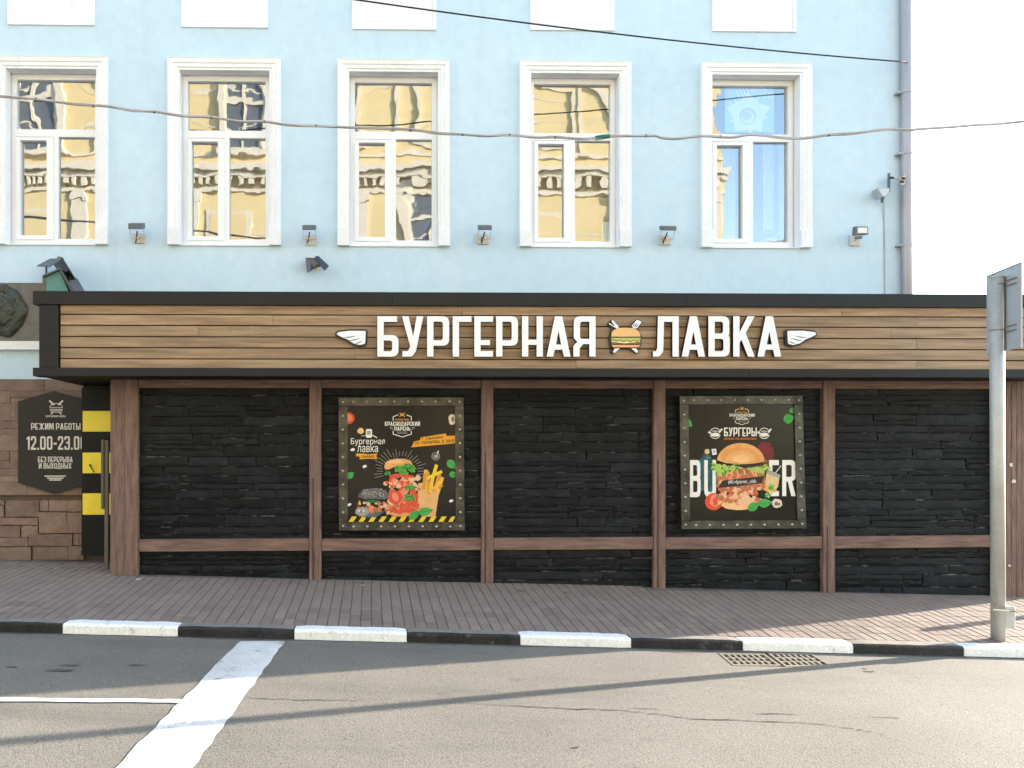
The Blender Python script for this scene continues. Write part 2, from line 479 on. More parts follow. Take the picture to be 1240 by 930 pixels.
crack([(765, 858), (800, 860)], .02)
crack([(908, 864), (970, 866)], .013)
crack([(300, 846), (360, 848), (440, 849)], .012)
crack([(1050, 868), (1090, 870)], .016)
crack([(690, 905), (702, 906)], .02)
crack([(795, 789), (835, 791), (850, 797)], .014)
# dark smudges of grime beside the drain
for (px, py, sx, sy) in ((1053, 813.5, .07, .022), (1047, 810, .03, .02), (70, 812, .16, .05), (85, 806, .10, .03), (165, 806, .09, .03), (15, 808, .06, .025)):
    c = onroad(px, py); n = 14; pts = []
    for k in range(n):
        a = 2 * math.pi * k / n; r = random.uniform(.4, 1)
        pts.append((c.x + math.cos(a) * sx * r, c.y + math.sin(a) * sy * r, c.z + .0035))
    MB().face(pts).build('grime_patch', 'crack' if px > 1000 else 'grime', road)
# painted markings: lie on the road as structure sheets 4 mm up
def marking(name, px, dz=.004):
    # subdivided strip between the two long edges of a px quad (a,b along one edge, c,d along the other)
    a, b, c, d = [onroad(*p) for p in px]; mb = MB(); n = 24
    prev = None
    for i in range(n + 1):
        t = i / n
        l = a.lerp(b, t); r = d.lerp(c, t)
        w = (r - l).normalized() * .009
        l = l + w * random.uniform(-1, 1); r = r + w * random.uniform(-1, 1)
        cur = ((l.x, l.y, zroad(l.x) + dz), (r.x, r.y, zroad(r.x) + dz))
        if prev: mb.face([prev[0], cur[0], cur[1], prev[1]])
        prev = cur
    return tag(mb.build(name, 'paint'), kind='structure')
marking('crossing_stripe', [(290, 777), (110, 960), (213, 960), (345, 777)])
marking('lane_line', [(-240, 843.0), (226, 848.2), (224, 852.6), (-240, 847.5)], .0075)

# pavement slab
pb = MB()
px_ = [-14, -10, -6, -3, 0, 3, 6, 10, 16]
py_ = [None, .3, .6, 1.0]
for i in range(len(px_) - 1):
    for j in range(6):
        q = []
        for (X, t) in ((px_[i], j / 6), (px_[i + 1], j / 6), (px_[i + 1], (j + 1) / 6), (px_[i], (j + 1) / 6)):
            y0 = ykerb(X) + .15; Y = y0 + (YF - y0) * t
            q.append((X, Y, zpave(X, Y) - .0075))
        pb.face(q)
    q = [(px_[i], YF), (px_[i + 1], YF), (px_[i + 1], 16), (px_[i], 16)]
    pb.face([(x, y, zpave(x, y) - .0075) for x, y in q])
pave = tag(pb.build('pavement', 'joint'), kind='structure')

def paver_mesh(sx, sy, h=.03, b=.004):
    mb = MB().box(-sx / 2, sx / 2, -sy / 2, sy / 2, -h, 0)
    o = mb.build('paver', 'paver', bevel=b)
    me = o.data; bpy.data.objects.remove(o)
    for v in me.vertices: v.co.z -= h
    return me
pm = [paver_mesh(.0928, .1975), paver_mesh(.0935, .197), paver_mesh(.0922, .198)]
rest = []
cells = []
for i in range(-62, 100):
    X = i * .1 + .05
    y0 = ykerb(X) + .152
    rows = 13 if X < ax(133, YF) else 9
    for j in range(rows):
        Y = y0 + j * .2 + .1
        if j == 8 and rows == 9:
            if Y > 8.70: continue
        cells.append((X, Y, j))
inview = [c for c in cells if -3.5 < c[0] < 6.0]
big = set(id(c) for c in sorted(inview, key=lambda c: (c[2], abs(c[0] - 2.5)))[:300])
def pv_matrix(X, Y):
    z = zpave(X, Y); e = .02
    sy = (zpave(X, Y + e) - zpave(X, Y - e)) / (2 * e); sx = (zpave(X + e, Y) - zpave(X - e, Y)) / (2 * e)
    return (X + random.uniform(-.0015, .0015), Y, z + random.uniform(-.0022, .0015)), (math.atan(sy) + random.uniform(-.006, .006), -math.atan(sx) + random.uniform(-.012, .012), random.uniform(-.006, .006))
rv = []; rf = []
for c in cells:
    loc, rot = pv_matrix(c[0], c[1]); me = random.choice(pm)
    if id(c) in big:
        o = put('paver', me, pave, loc); o.rotation_euler = rot
    else:
        mt = Matrix.Translation(loc) @ Euler(rot).to_matrix().to_4x4()
        b = len(rv); rv += [tuple(mt @ v.co) for v in me.vertices]; rf += [[b + k for k in p.vertices] for p in me.polygons]
mb = MB(); mb.add(rv, rf)
tag(mb.build('paving_bricks', 'paver', pave, fixn=False), kind='stuff')

# kerb: alternately painted one-metre stones
kerb = bpy.data.objects.new('kerb', None); COL.objects.link(kerb); WL[kerb] = Vector((0, ykerb(0), 0)); kerb.location = WL[kerb]
kerb['kind'] = 'structure'
def ray_kerb(x):
    X = 0
    for _ in range(20):
        Y = ykerb(X); X = ax(x, Y)
    return X
edges = [ray_kerb(v) for v in (75, 215.5, 356, 493, 630, 765, 900, 1034, 1168)]
edges = [edges[0] - 1.01 * k for k in (5, 4, 3, 2, 1)] + edges + [edges[-1] + 1.0 * k for k in range(1, 6)]
for i in range(len(edges) - 1):
    x0, x1 = edges[i] + .004, edges[i + 1] - .004
    mb = MB(); n = 10
    prof = [(0, -.3), (0, .070), (.006, .083), (.020, .092), (.145, .095), (.148, .085), (.148, -.3)]
    vs = []
    for k in range(n + 1):
        X = x0 + (x1 - x0) * k / n
        e = .006 if k in (0, n) else 0
        for (u, h) in prof:
            j = random.uniform(-.0025, .0025)
            vs.append((X, ykerb(X) + u + (e if u < .01 else 0) + j, zroad(X) + h - (e if h > 0 else 0) + j))
    P = len(prof)
    fs = [(k * P + a, k * P + a + 1, (k + 1) * P + a + 1, (k + 1) * P + a) for k in range(n) for a in range(P - 1)]
    fs += [tuple(range(P)), tuple(n * P + a for a in range(P - 1, -1, -1))]
    mb.add(vs, fs)
    # on the dark stones only the face was painted; their tops are bare concrete
    mb.m = [1 if (f_ < n * (P - 1) and f_ % (P - 1) in (3, 4)) else 0 for f_ in range(len(fs))]
    o = mb.build('kerb_stone', ['kerb_white', 'kerb_white'] if (i % 2 == 1) else ['kerb_black', 'kerb_top'], kerb)
# dirt line along the foot of the kerb
mb = MB(); pv = None
for k in range(121):
    X = -5 + .1 * k
    a = ykerb(X) - random.uniform(.012, .05)
    cur = ((X, a, zroad(X) + .003), (X, ykerb(X) + .02, zroad(X) + .003))
    if pv: mb.face([pv[0], cur[0], cur[1], pv[1]])
    pv = cur
mb.build('gutter_dirt', 'grime', road)

# drain grates
def grate(q, label):
    c = sum(q, Vector()) / 4
    t = thing('drain_grate', (c.x, c.y, c.z), label, 'drain grate', 'pair of drain grates at the kerb')
    P = lambda u, v, dz=0: (q[0].lerp(q[1], u)).lerp(q[3].lerp(q[2], u), v) + Vector((0, 0, dz))
    def bar(u0, u1, v0, v1, z0=-.03, z1=.004):
        mb = MB(); base = [P(u0, v1, z0), P(u1, v1, z0), P(u1, v0, z0), P(u0, v0, z0)]
        mb.hexa(base, (0, 0, z1 - z0)); return mb
    for a in ((0, .05, 0, 1), (.95, 1, 0, 1)): bar(*a).build('frame_bar', 'grate', t)
    for a in ((.052, .948, 0, .09), (.052, .948, .91, 1)): bar(*a, z1=.003).build('frame_bar', 'grate', t)
    for k in range(1, 7):
        u = .05 + .9 * k / 7; bar(u - .022, u + .022, .091, .909, z1=.002).build('bar', 'grate', t)
    for v in (.36, .64): bar(.051, .949, v - .035, v + .035, z1=0).build('cross_bar', 'grate', t)
    mb = MB()
    b = [P(u, v) for u, v in ((-.02, 1.02), (1.02, 1.02), (1.02, -.02), (-.02, -.02))]
    lo = [p + Vector((0, 0, -.5)) for p in b]; hi = [p + Vector((0, 0, -.034)) for p in b]
    mb.add(lo + hi, [(0, 1, 2, 3)] + [(i, (i + 1) % 4, 4 + (i + 1) % 4, 4 + i) for i in range(4)])
    mb.build('drain_pit', 'pit', t)
grate(g1, 'rusty iron drain grate by the kerb, the one farther from the signpost')
grate(g2, 'rusty iron drain grate by the kerb, the one nearer the signpost')

# ================================================================== BLUE BUILDING
XR = ax(1099, YB); ZT = 12.0
blue = thing('blue_building', (0, YB + 4, 0), 'pale blue plastered building with white framed windows above the timber shop', 'building')
WIN = [(-6, 132), (204.2, 340.7), (410, 543.3), (629.3, 762.3), (848, 980.3)]
OW = .555; TW = .142
zt = az(88.3, YB, 476); zb = az(297.2, YB, 476)
wc = [(ax(a, YB) + ax(b, YB)) / 2 for a, b in WIN]
wc = [wc[0] - 2.15] + wc
bx = [-14.0]
for c in wc: bx += [c - OW, c + OW]
bx.append(XR)
wb = MB()
for i in range(len(bx) - 1):
    for (z0, z1) in ((-1, zb), (zb, zt), (zt, ZT)):
        if i % 2 == 1 and z0 == zb: continue
        wb.face([(bx[i], YB, z0), (bx[i + 1], YB, z0), (bx[i + 1], YB, z1), (bx[i], YB, z1)])
wb.face([(XR, YB, -1), (XR, YB + 10, -1), (XR, YB + 10, ZT), (XR, YB, ZT)])
wb.face([(XR, YB + 10, -1), (-14, YB + 10, -1), (-14, YB + 10, ZT), (XR, YB + 10, ZT)])
wb.face([(-14, YB + 10, -1), (-14, YB, -1), (-14, YB, ZT), (-14, YB + 10, ZT)])
wb.face([(-14, YB, ZT), (XR, YB, ZT), (XR, YB + 10, ZT), (-14, YB + 10, ZT)])
wb.build('wall', 'bluewall', blue, fixn=False)

def Zr(y): return az(y, YB + .12, 476)
zl = dict(gt=Zr(100.3), tr1=Zr(160), tr0=Zr(168.8), rb=Zr(291.3), lt=Zr(173.7), lb=Zr(287.7), fb=zb + .0)
def trim_ring(c):
    prof = [(0, .10), (0, -.034), (.028, -.034), (.034, -.046), (.078, -.046), (.084, -.056), (.128, -.060), (TW, -.066), (TW, .02)]
    mb = MB(); vs = []
    path = [((c - OW, zb - .012), (-1, 0)), ((c - OW, zt), (-1, 1)), ((c + OW, zt), (1, 1)), ((c + OW, zb - .012), (1, 0))]
    for (p, d) in path:
        for (u, v) in prof:
            vs.append((p[0] + d[0] * u, YB + v, p[1] + d[1] * u))
    P = len(prof)
    fs = [(k * P + a, k * P + a + 1, (k + 1) * P + a + 1, (k + 1) * P + a) for k in range(3) for a in range(P - 1)]
    fs += [tuple(range(P)), tuple(3 * P + a for a in range(P - 1, -1, -1))]
    mb.add(vs, fs)
    # plinth blocks at the feet of the surround
    for s in (-1, 1):
        a, b = sorted((c + s * (OW + .001), c + s * (OW + TW + .003)))
        mb.box(a, b, YB - .072, YB - .001, zb - .016, zb + .195)
    return mb
def pane(x0, x1, z0, z1, bulge, parent):
    n = 10; mb = MB(); vs = []
    for j in range(n + 1):
        for i in range(n + 1):
            u = i / n; v = j / n
            d = bulge * (1 - (2 * u - 1) ** 2) * (1 - (2 * v - 1) ** 2)
            vs.append((x0 + (x1 - x0) * u, YB + .155 + d, z0 + (z1 - z0) * v))
    fs = [(j * (n + 1) + i, j * (n + 1) + i + 1, (j + 1) * (n + 1) + i + 1, (j + 1) * (n + 1) + i) for j in range(n) for i in range(n)]
    mb.add(vs, fs)
    return mb.build('pane', 'glass', parent, smooth=True, fixn=False)
ytop = zt + .0
for wi, c in enumerate(wc):
    y0, y1 = YB + .115, YB + .18
    # fixed frame
    fr = MB()
    fr.box(c - OW - .02, c - .488, y0, y1, zb, zt + .02)
    fr.box(c + .488, c + OW + .02, y0, y1, zb, zt + .02)
    fr.box(c - .4878, c + .4878, y0, y1, zl['gt'], zt + .02)
    fr.box(c - .4878, c + .4878, y0, y1, zb, zl['rb'])
    fr.box(c - .4878, c + .4878, y0 - .003, y1, zl['tr0'], zl['tr1'])
    fr.box(c - .03, c + .032, y0 - .002, y1, zl['rb'] + .0002, zl['tr0'] - .0002)
    wn = fr.build('window', 'upvc', blue)
    # opening sash
    s0, s1 = y0 - .018, y0 + .05
    a0, a1, b0, b1 = c - .489, c - .028, zl['rb'] - .012, zl['tr0'] - .012
    sa = MB()
    ia0, ia1, ib0, ib1 = c - .438, c - .108, zl['lb'], zl['lt']
    sa.box(a0, ia0, s0, s1, b0, b1); sa.box(ia1, a1, s0, s1, b0, b1)
    sa.box(ia0 + .0002, ia1 - .0002, s0, s1, ib1, b1); sa.box(ia0 + .0002, ia1 - .0002, s0, s1, b0, ib0)
    sa.build('sash', 'upvc', wn)
    rs = random.Random(wi * 5 + 2)
    pane(c - .488, c + .488, zl['tr1'] - .002, zl['gt'] + .002, rs.choice((-1, 1)) * rs.uniform(.001, .0022), wn)
    pane(c + .030, c + .488, zl['rb'] - .002, zl['tr0'] + .002, rs.uniform(-.0014, .0014), wn)
    pane(ia0 - .002, ia1 + .002, ib0 - .002, ib1 + .002, rs.uniform(-.0009, .0009), wn)
    trim_ring(c).build('surround', 'white_trim', wn)
    sl = MB(); sl.box(c - OW + .001, c + OW - .001, YB - .02, YB + .114, zb - .018, zb - .001); sl.build('sill', 'white_trim', wn)
    # rubber drain caps on the frame
    # the room behind
    rm = MB(); x0, x1, z0, z1, ya, yb_ = c - 1.0, c + 1.0, zb - .7, zt + .5, YB + .182, YB + 3.0
    q = [(x0, ya, z0), (x1, ya, z0), (x1, yb_, z0), (x0, yb_, z0), (x0, ya, z1), (x1, ya, z1), (x1, yb_, z1), (x0, yb_, z1)]
    rm.add(q, [(0, 1, 2, 3), (7, 6, 5, 4), (1, 5, 6, 2), (2, 6, 7, 3), (3, 7, 4, 0)])
    rm.build('room_lining', 'room', blue, fixn=False)

# blind white panels of the attic floor
PAN = [(10, 115, 31), (220, 324.5, 34), (426, 528.5, 36.5), (642, 743.5, 37.5), (862, 963.5, 39)]
for (a, b, yb_) in PAN:
    x0, x1, z0 = ax(a, YB), ax(b, YB), az(yb_, YB, (a + b) / 2)
    z1 = z0 + 1.3
    f = MB(); t = .045
    for (u0, u1, v0, v1) in ((x0, x0 + t, z0, z1), (x1 - t, x1, z0, z1)): f.box(u0, u1, YB - .022, YB + .01, v0, v1)
    for (v0, v1) in ((z0, z0 + .03), (z1 - t, z1)): f.box(x0 + t + .0002, x1 - t - .0002, YB - .021, YB + .01, v0, v1)
    p = MB().box(x0 + t + .001, x1 - t - .001, YB - .009, YB + .01, z0 + .031, z1 - t - .001).build('blind_panel', 'white_trim', blue)
    f.build('panel_edge', 'white_trim', p)

# downpipe at the corner
mb = MB()
mb.tube([(ax(1095, YB - .07), YB - .07, ZT), (ax(1098.5, YB - .07), YB - .07, az(300, YB, 1098)), (ax(1099.5, YB - .07), YB - .07, 1.6)], .064, 14)
dp = mb.build('downpipe', 'pipe', blue, smooth=True)
for y in (112, 186, 297):
    X = ax(1096.5 + (y / 150), YB - .07); Z = az(y, YB - .07, 1096)
    MB().tube([(X, YB - .07, Z - .015), (X, YB - .07, Z + .015)], .071, 14).box(X - .11, X - .05, YB - .085, YB - .001, Z - .012, Z + .012).build('pipe_clip', 'pipe', dp, smooth=False)

# left: plaque wall, string course, brown stone cladding
XL = ax(-170, YB)
boxpart('string_course', 'white_trim', blue, XL, ax(75, YB), YB - .07, YB + .01, az(425, YB), az(415, YB))
boxpart('cladding_backing', 'cladjoint', blue, XL, ax(176, YB), YB - .03, YB + .01, -.3, az(460.5, YB))
rr = random.Random(3)
yrow = [460.3, 474.5, 489, 510, 527, 546, 567, 583, 599]
for j in range(len(yrow) - 1):
    x = -170 + rr.uniform(0, 60)
    xs_ = [-170]
    while xs_[-1] < 100:
        xs_.append(xs_[-1] + rr.uniform(40, 110))
    xs_[-1] = 104
    if len(xs_) > 2 and xs_[-1] - xs_[-2] < 15: xs_.pop(-2)
    for k in range(len(xs_) - 1):
        z1, z0 = az(yrow[j], YB), az(yrow[j + 1], YB)
        sub = rr.random() < .45
        zz = [(z0, z1)] if not sub else [(z0, z0 + (z1 - z0) * .45), (z0 + (z1 - z0) * .45, z1)]
        for (a, b) in zz:
            d = rr.uniform(.0, .014)
            boxpart('plank', 'cladstone', blue, ax(xs_[k], YB) + .001, ax(xs_[k + 1], YB) - .0015, YB - .055 - d, YB - .0305, a + .0015, b - .001, bevel=.003)
def irregular(name, m, parent, x0, x1, yf, yb_, z0, z1, rr, j=.006):
    mb = MB(); n, mm = 5, 3; vs = []
    cx, cz = (x0 + x1) / 2, (z0 + z1) / 2
    for b in range(mm + 1):
        for a in range(n + 1):
            u = a / n; v = b / mm
            ed = a in (0, n) or b in (0, mm)
            y = yf + (rr.uniform(.004, .008) if ed else rr.uniform(0, .006))
            vs.append((x0 + (x1 - x0) * u + (rr.uniform(-j, j)), y, z0 + (z1 - z0) * v + rr.uniform(-j, j)))
    N = n + 1
    fs = [(b * N + a, b * N + a + 1, (b + 1) * N + a + 1, (b + 1) * N + a) for b in range(mm) for a in range(n)]
    ring = [a for a in range(N)] + [b * N + n for b in range(1, mm + 1)] + [mm * N + a for a in range(n - 1, -1, -1)] + [b * N for b in range(mm - 1, 0, -1)]
    base = len(vs)
    for r_ in ring: vs.append((vs[r_][0], yb_, vs[r_][2]))
    L = len(ring)
    fs += [(ring[i], base + i, base + (i + 1) % L, ring[(i + 1) % L]) for i in range(L)]
    mb.add(vs, fs)
    return mb.build(name, m, parent, fixn=True)
BL = [(-60, 52, 340, 432), (62, 330, 300, 430), (337, 404, 300, 384), (409, 550, 300, 386), (554, 690, 300, 390), (-60, 320, 437, 494),
      (330, 555, 392, 558), (560, 690, 396, 556), (-60, 182, 499, 590), (190, 322, 500, 590), (-60, 245, 595, 662), (250, 600, 566, 660), (606, 690, 562, 655),
      (-60, 268, 668, 770), (280, 560, 666, 770), (566, 690, 662, 770), (-60, 56, 300, 335), (-420, -64, 300, 432), (-380, -64, 437, 590), (-420, -64, 596, 770)]
for (a, b, c, d) in BL:
    irregular('stone_block', 'cladstone', blue, ax(a / 6.64, YB) + .001, ax(b / 6.64, YB) - .001, YB - .062 - rr.uniform(0, .02), YB - .0305, az(560 + d / 6.64, YB) + .001, az(560 + c / 6.64, YB) - .001, rr, .004)

# memorial plaque with bronze relief
pq = thing('memorial_plaque', (ax(-5, YB), YB - .02, az(415, YB)), 'grey granite wall plaque with round bronze relief beside the shop canopy', 'plaque')
boxpart('granite_slab', 'granite', pq, ax(-70, YB), ax(53, YB), YB - .045, YB + .005, az(414.7, YB), az(345, YB), bevel=.004)
def relief():
    mb = MB(); c = at(2, 377, YB - .046); n, rings = 48, 12; vs = [(c.x, c.y - .075, c.z)]
    rl = random.Random(4)
    for r_ in range(1, rings + 1):
        t = r_ / rings
        for k in range(n):
            a = 2 * math.pi * k / n
            lobe = 1 + .035 * math.sin(a * 5 + 1.2) + .03 * math.sin(a * 9 + .4)
            R_ = .315 * t * (lobe if t > .55 else 1 + (lobe - 1) * t)
            h = .075 * math.sqrt(max(0, 1 - t ** 2.5)) + .011 * math.sin(a * 7 + 3 * t) * t + rl.uniform(-.004, .004)
            if abs(t - .6) < .07: h -= .018
            x = R_ * math.cos(a); z = R_ * 1.02 * math.sin(a)
            h += .02 * math.exp(-((x - .01) / .03) ** 2) * (1 if -.22 < z < .12 else 0)
            vs.append((c.x + x, c.y - max(h, .004 if r_ < rings else -.002), c.z + z))
    fs = [(0, 1 + k, 1 + (k + 1) % n) for k in range(n)]
    for r_ in range(rings - 1):
        b0 = 1 + r_ * n; b1 = b0 + n
        fs += [(b0 + k, b1 + k, b1 + (k + 1) % n, b0 + (k + 1) % n) for k in range(n)]
    mb.add(vs, fs)
    return mb
relief().build('bronze_relief', 'bronze', pq, smooth=False)

# ================================================================== SHOP
shop = thing('burger_shop', (2.3, YF + .4, zpave(2.3, YF)), 'low timber framed shop front with dark slate panels and plank canopy', 'shop')
XE = 7.65
PX = [(133.5, 167), (374.4, 389), (583, 597.4), (792, 806), (997, 1011.5), (1206, 1262)]
ztop = az(470, YF) + .12
xl = ax(135, YF)
cw = MB(); cw.box(xl + .03, XE - .02, YF + .16, YB - .04, -.6, az(362, YC)); cw.build('core_wall', 'blackdoor', shop)
cw = MB(); cw.box(ax(1112, YB) + .02, XE - .021, YB - .039, YB + 5, -.7, az(362, YC) - .01); cw.build('core_wall', 'blackdoor', shop)
zcan0 = az(456.3, YC); zcan1 = az(354.3, YC)
# posts
for i, (a, b) in enumerate(PX):
    x0, x1 = ax(a, YF), ax(b, YF)
    zb0 = min(zpave(x0, YF), zpave(x1, YF)) - .05
    if i in (0, 5):     # broad posts of several boards
        n = 2 if i == 0 else 4
        xe = [x0 + (x1 - x0) * k / n + (random.uniform(-.01, .01) if 0 < k < n else 0) for k in range(n + 1)]
        if i == 5: xe[-1] = XE; xe = [x0 + (XE - x0) * k / 8 for k in range(9)]
        for k in range(len(xe) - 1):
            MB().box(xe[k] + .0008, xe[k + 1] - .0008, YF - random.uniform(0, .006), YF + .16, zb0, zcan0 + .05).build('post_board', 'timber', shop, bevel=.004)
    else:
        po = MB().box(x0, x1, YF, YF + .16, zb0, zcan0 + .05).build('post', 'timber', shop, bevel=.006)
        MB().box(x0 + (x1 - x0) * .28, x0 + (x1 - x0) * .38, YF - .003, YF + .004, zb0 + .05, zb0 + random.uniform(.7, 1.8)).build('split', 'black', po)
# side wall of the shop
MB().box(xl + .002, xl + .029, YF + .161, YB - .06, -.3, zcan0 + .04).build('side_board', 'timber', shop)
# rails
BAY = []
for i in range(5):
    x0, x1 = ax(PX[i][1], YF) + .001, ax(PX[i + 1][0], YF) - .001
    BAY.append((x0, x1))
    MB().box(x0, x1, YF + .014, YF + .15, az(469.7, YF), zcan0 + .05).build('rail', 'timber_h', shop, bevel=.005)
    zl0 = az(668.5 - 1.0 * i, YF, PX[i][1]); zl1 = az(653.5 - .9 * i, YF, PX[i][1]);
    dz = random.uniform(-.006, .012)
    mb = MB(); yb0, yb1 = YF + .014, YF + .15
    vs = [(x0, yb0, zl0), (x1, yb0, zl0 + dz), (x1, yb1, zl0 + dz), (x0, yb1, zl0), (x0, yb0, zl1), (x1, yb0, zl1 + dz), (x1, yb1, zl1 + dz), (x0, yb1, zl1)]
    mb.add(vs, [(0, 3, 2, 1), (4, 5, 6, 7), (0, 1, 5, 4), (1, 2, 6, 5), (2, 3, 7, 6), (3, 0, 4, 7)])
    mb.build('rail', 'timber_h', shop, bevel=.005)
# slate stones
stones = []
rs = random.Random(21)
def fill(x0, x1, z0f, z1, rows):
    z = z1
    tot = z1 - z0f((x0 + x1) / 2)
    hs = [rs.uniform(.65, 1.35) for _ in range(rows)]; s = tot / sum(hs); hs = [h * s for h in hs]
    for j, h in enumerate(hs):
        x = x0
        while x < x1 - .01:
            wd = rs.choice((.25, .38, .5, .65, .8, 1.1)) * rs.uniform(.8, 1.2)
            xe = min(x1, x + wd)
            if x1 - xe < .14: xe = x1
            zz0, zz1 = z - h, z
            if j == rows - 1: zz0 = min(z0f(x), z0f(xe)) - .01
            if h > .115 and rs.random() < .4:
                m_ = zz0 + (zz1 - zz0) * rs.uniform(.4, .65)
                stones.append((x, xe, m_, zz1)); stones.append((x, xe, zz0, m_))
            else: stones.append((x, xe, zz0, zz1))
            x = xe
        z -= h
for i, (x0, x1) in enumerate(BAY):
    fill(x0, x1, lambda X, i=i: az(655 - .9 * i, YF, PX[i][1]) - .02, az(469, YF), 17)
    fill(x0, x1, lambda X: zpave(X, YF) - .03, az(667 - i, YF, PX[i][1]), 5)
def stone_template(seed):
    q = random.Random(seed); n, mm = 7, 4; vs = []
    tb = [q.uniform(-.05, .05) for _ in range(n + 1)]; bt = [q.uniform(-.05, .05) for _ in range(n + 1)]
    vrow = [-.5, -.2, .15, .41, .5]
    for b in range(mm + 1):
        for a in range(n + 1):
            u = a / n - .5; v = vrow[b]
            ed = a in (0, n) or b == 0
            y = q.uniform(.30, .62) if ed else q.uniform(-.06, .3)
            if b == mm: y = q.uniform(.45, .8)
            x = u + (q.uniform(-.012, .012)); z = v + (tb[a] if b >= mm - 1 else bt[a] if b == 0 else q.uniform(-.06, .06))
            if b == mm - 1: z += q.uniform(-.05, .03)
            vs.append((x * .995, y, z * .985))
    N = n + 1
    fs = [(b * N + a, b * N + a + 1, (b + 1) * N + a + 1, (b + 1) * N + a) for b in range(mm) for a in range(n)]
    mi = [1 if b == mm - 1 else 0 for b in range(mm) for a in range(n)]  # top strip takes the painted skylight colour
    ring = [a for a in range(N)] + [b * N + n for b in range(1, mm + 1)] + [mm * N + a for a in range(n - 1, -1, -1)] + [b * N for b in range(mm - 1, 0, -1)]
    base = len(vs)
    for r_ in ring: vs.append((vs[r_][0] * .998, 1.9, vs[r_][2] * .99))
    L = len(ring)
    for i in range(L):
        fs.append((ring[i], base + i, base + (i + 1) % L, ring[(i + 1) % L])); mi.append(1 if i % 5 else 0)
    me = bpy.data.meshes.new('stone'); me.from_pydata(vs, [], fs)
    me.materials.append(M['slate']); me.materials.append(M['slate_lit_edge'])
    me.polygons.foreach_set('material_index', mi)
    bm = bmesh.new(); bm.from_mesh(me); bmesh.ops.recalc_face_normals(bm, faces=bm.faces); bm.to_mesh(me); bm.free()
    return me
tmpl = [stone_template(100 + k) for k in range(14)]
order = sorted(stones, key=lambda s: -(s[1] - s[0]) * (s[3] - s[2]))
leftv = []; leftf = []; leftm = []
for k, (x0, x1, z0, z1) in enumerate(order):
    me = rs.choice(tmpl); sx = (x1 - x0) - .003; sz = (z1 - z0) - .002; yf = YF + .054 + rs.uniform(-.006, .008); dy = .015
    loc = ((x0 + x1) / 2, yf, (z0 + z1) / 2); fl = rs.choice((-1, 1))
    if k < 300:
        o = put('stone', me, shop, loc); o.scale = (sx, dy, sz)
    else:
        b = len(leftv); leftv += [(loc[0] + v.co.x * sx, loc[1] + v.co.y * dy, loc[2] + v.co.z * sz) for v in me.vertices]
        leftf += [[b + i for i in p.vertices] for p in me.polygons]; leftm += [p.material_index for p in me.polygons]
print('stones', len(order))
if leftv:
    mb = MB(); mb.v = leftv; mb.f = leftf; mb.m = leftm
    tag(mb.build('small_stones', ['slate', 'slate_lit_edge'], shop, fixn=False), kind='stuff')
MB().box(BAY[0][0] - .05, XE - .1, YF + .110, YF + .159, -.6, zcan0 + .04).build('slate_backing', 'black', shop)

# canopy: charcoal bands, planks, soffit
xc0 = ax(41, YC); xv0, xv1 = ax(47.8, YC), ax(71, YC)
ytb = az(371.2, YC, 700); ybb = az(446.3, YC)
segs = [xc0, ax(474.5, YC), ax(830, YC), XE + .02]
for k in range(3):
    boxpart('fascia_band', 'charcoal', shop, segs[k] + .0007, segs[k + 1] - .0007, YC - .03, YC + .14, ytb, zcan1, .003)
segs = [xc0, ax(490, YC), ax(905, YC), XE + .02]
for k in range(3):
    boxpart('fascia_band', 'charcoal', shop, segs[k] + .0007, segs[k + 1] - .0007, YC - .03, YC + .14, zcan0, ybb, .003)
boxpart('corner_band', 'charcoal', shop, xv0, xv1, YC - .012, YC + .14, ybb + .0005, ytb - .0005, .003)
boxpart('canopy_side', 'charcoal', shop, xv0 + .01, xv0 + .05, YC + .141, YB - .001, zcan0 + .03, zcan1 - .02)
boxpart('soffit', 'blackdoor', shop, xc0 + .01, XE, YC + .141, YB - .001, zcan0 + .012, zcan0 + .028)
boxpart('canopy_roof', 'charcoal', shop, xc0 + .02, XE, YC + .141, YB - .001, zcan1 - .018, zcan1 - .004)
boxpart('fascia_backing', 'groove', shop, xv1 - .02, XE, YC + .05, YC + .13, ybb + .001, ytb - .001)
ply = [371.0, 382.2, 395.2, 408.8, 422.1, 435.4, 446.4]
jx = [[560, 1020], [330, 700, 1111.6], [240, 690, 1080], [600, 1111], [430, 835], [698, 1111]]
for j in range(6):
    z1 = az(ply[j], YC, 700); z0 = az(ply[j + 1], YC, 700)
    e = [xv1 + .012] + [ax(v, YC) for v in jx[j]] + [XE]
    for k in range(len(e) - 1):
        boxpart('fascia_plank', 'plank', shop, e[k] + .0006, e[k + 1] - .0006, YC + .012 + random.uniform(0, .003), YC + .049, z0 + (.0055 if j < 5 else .001), z1 - (.0055 if j > 0 else .001), .003)

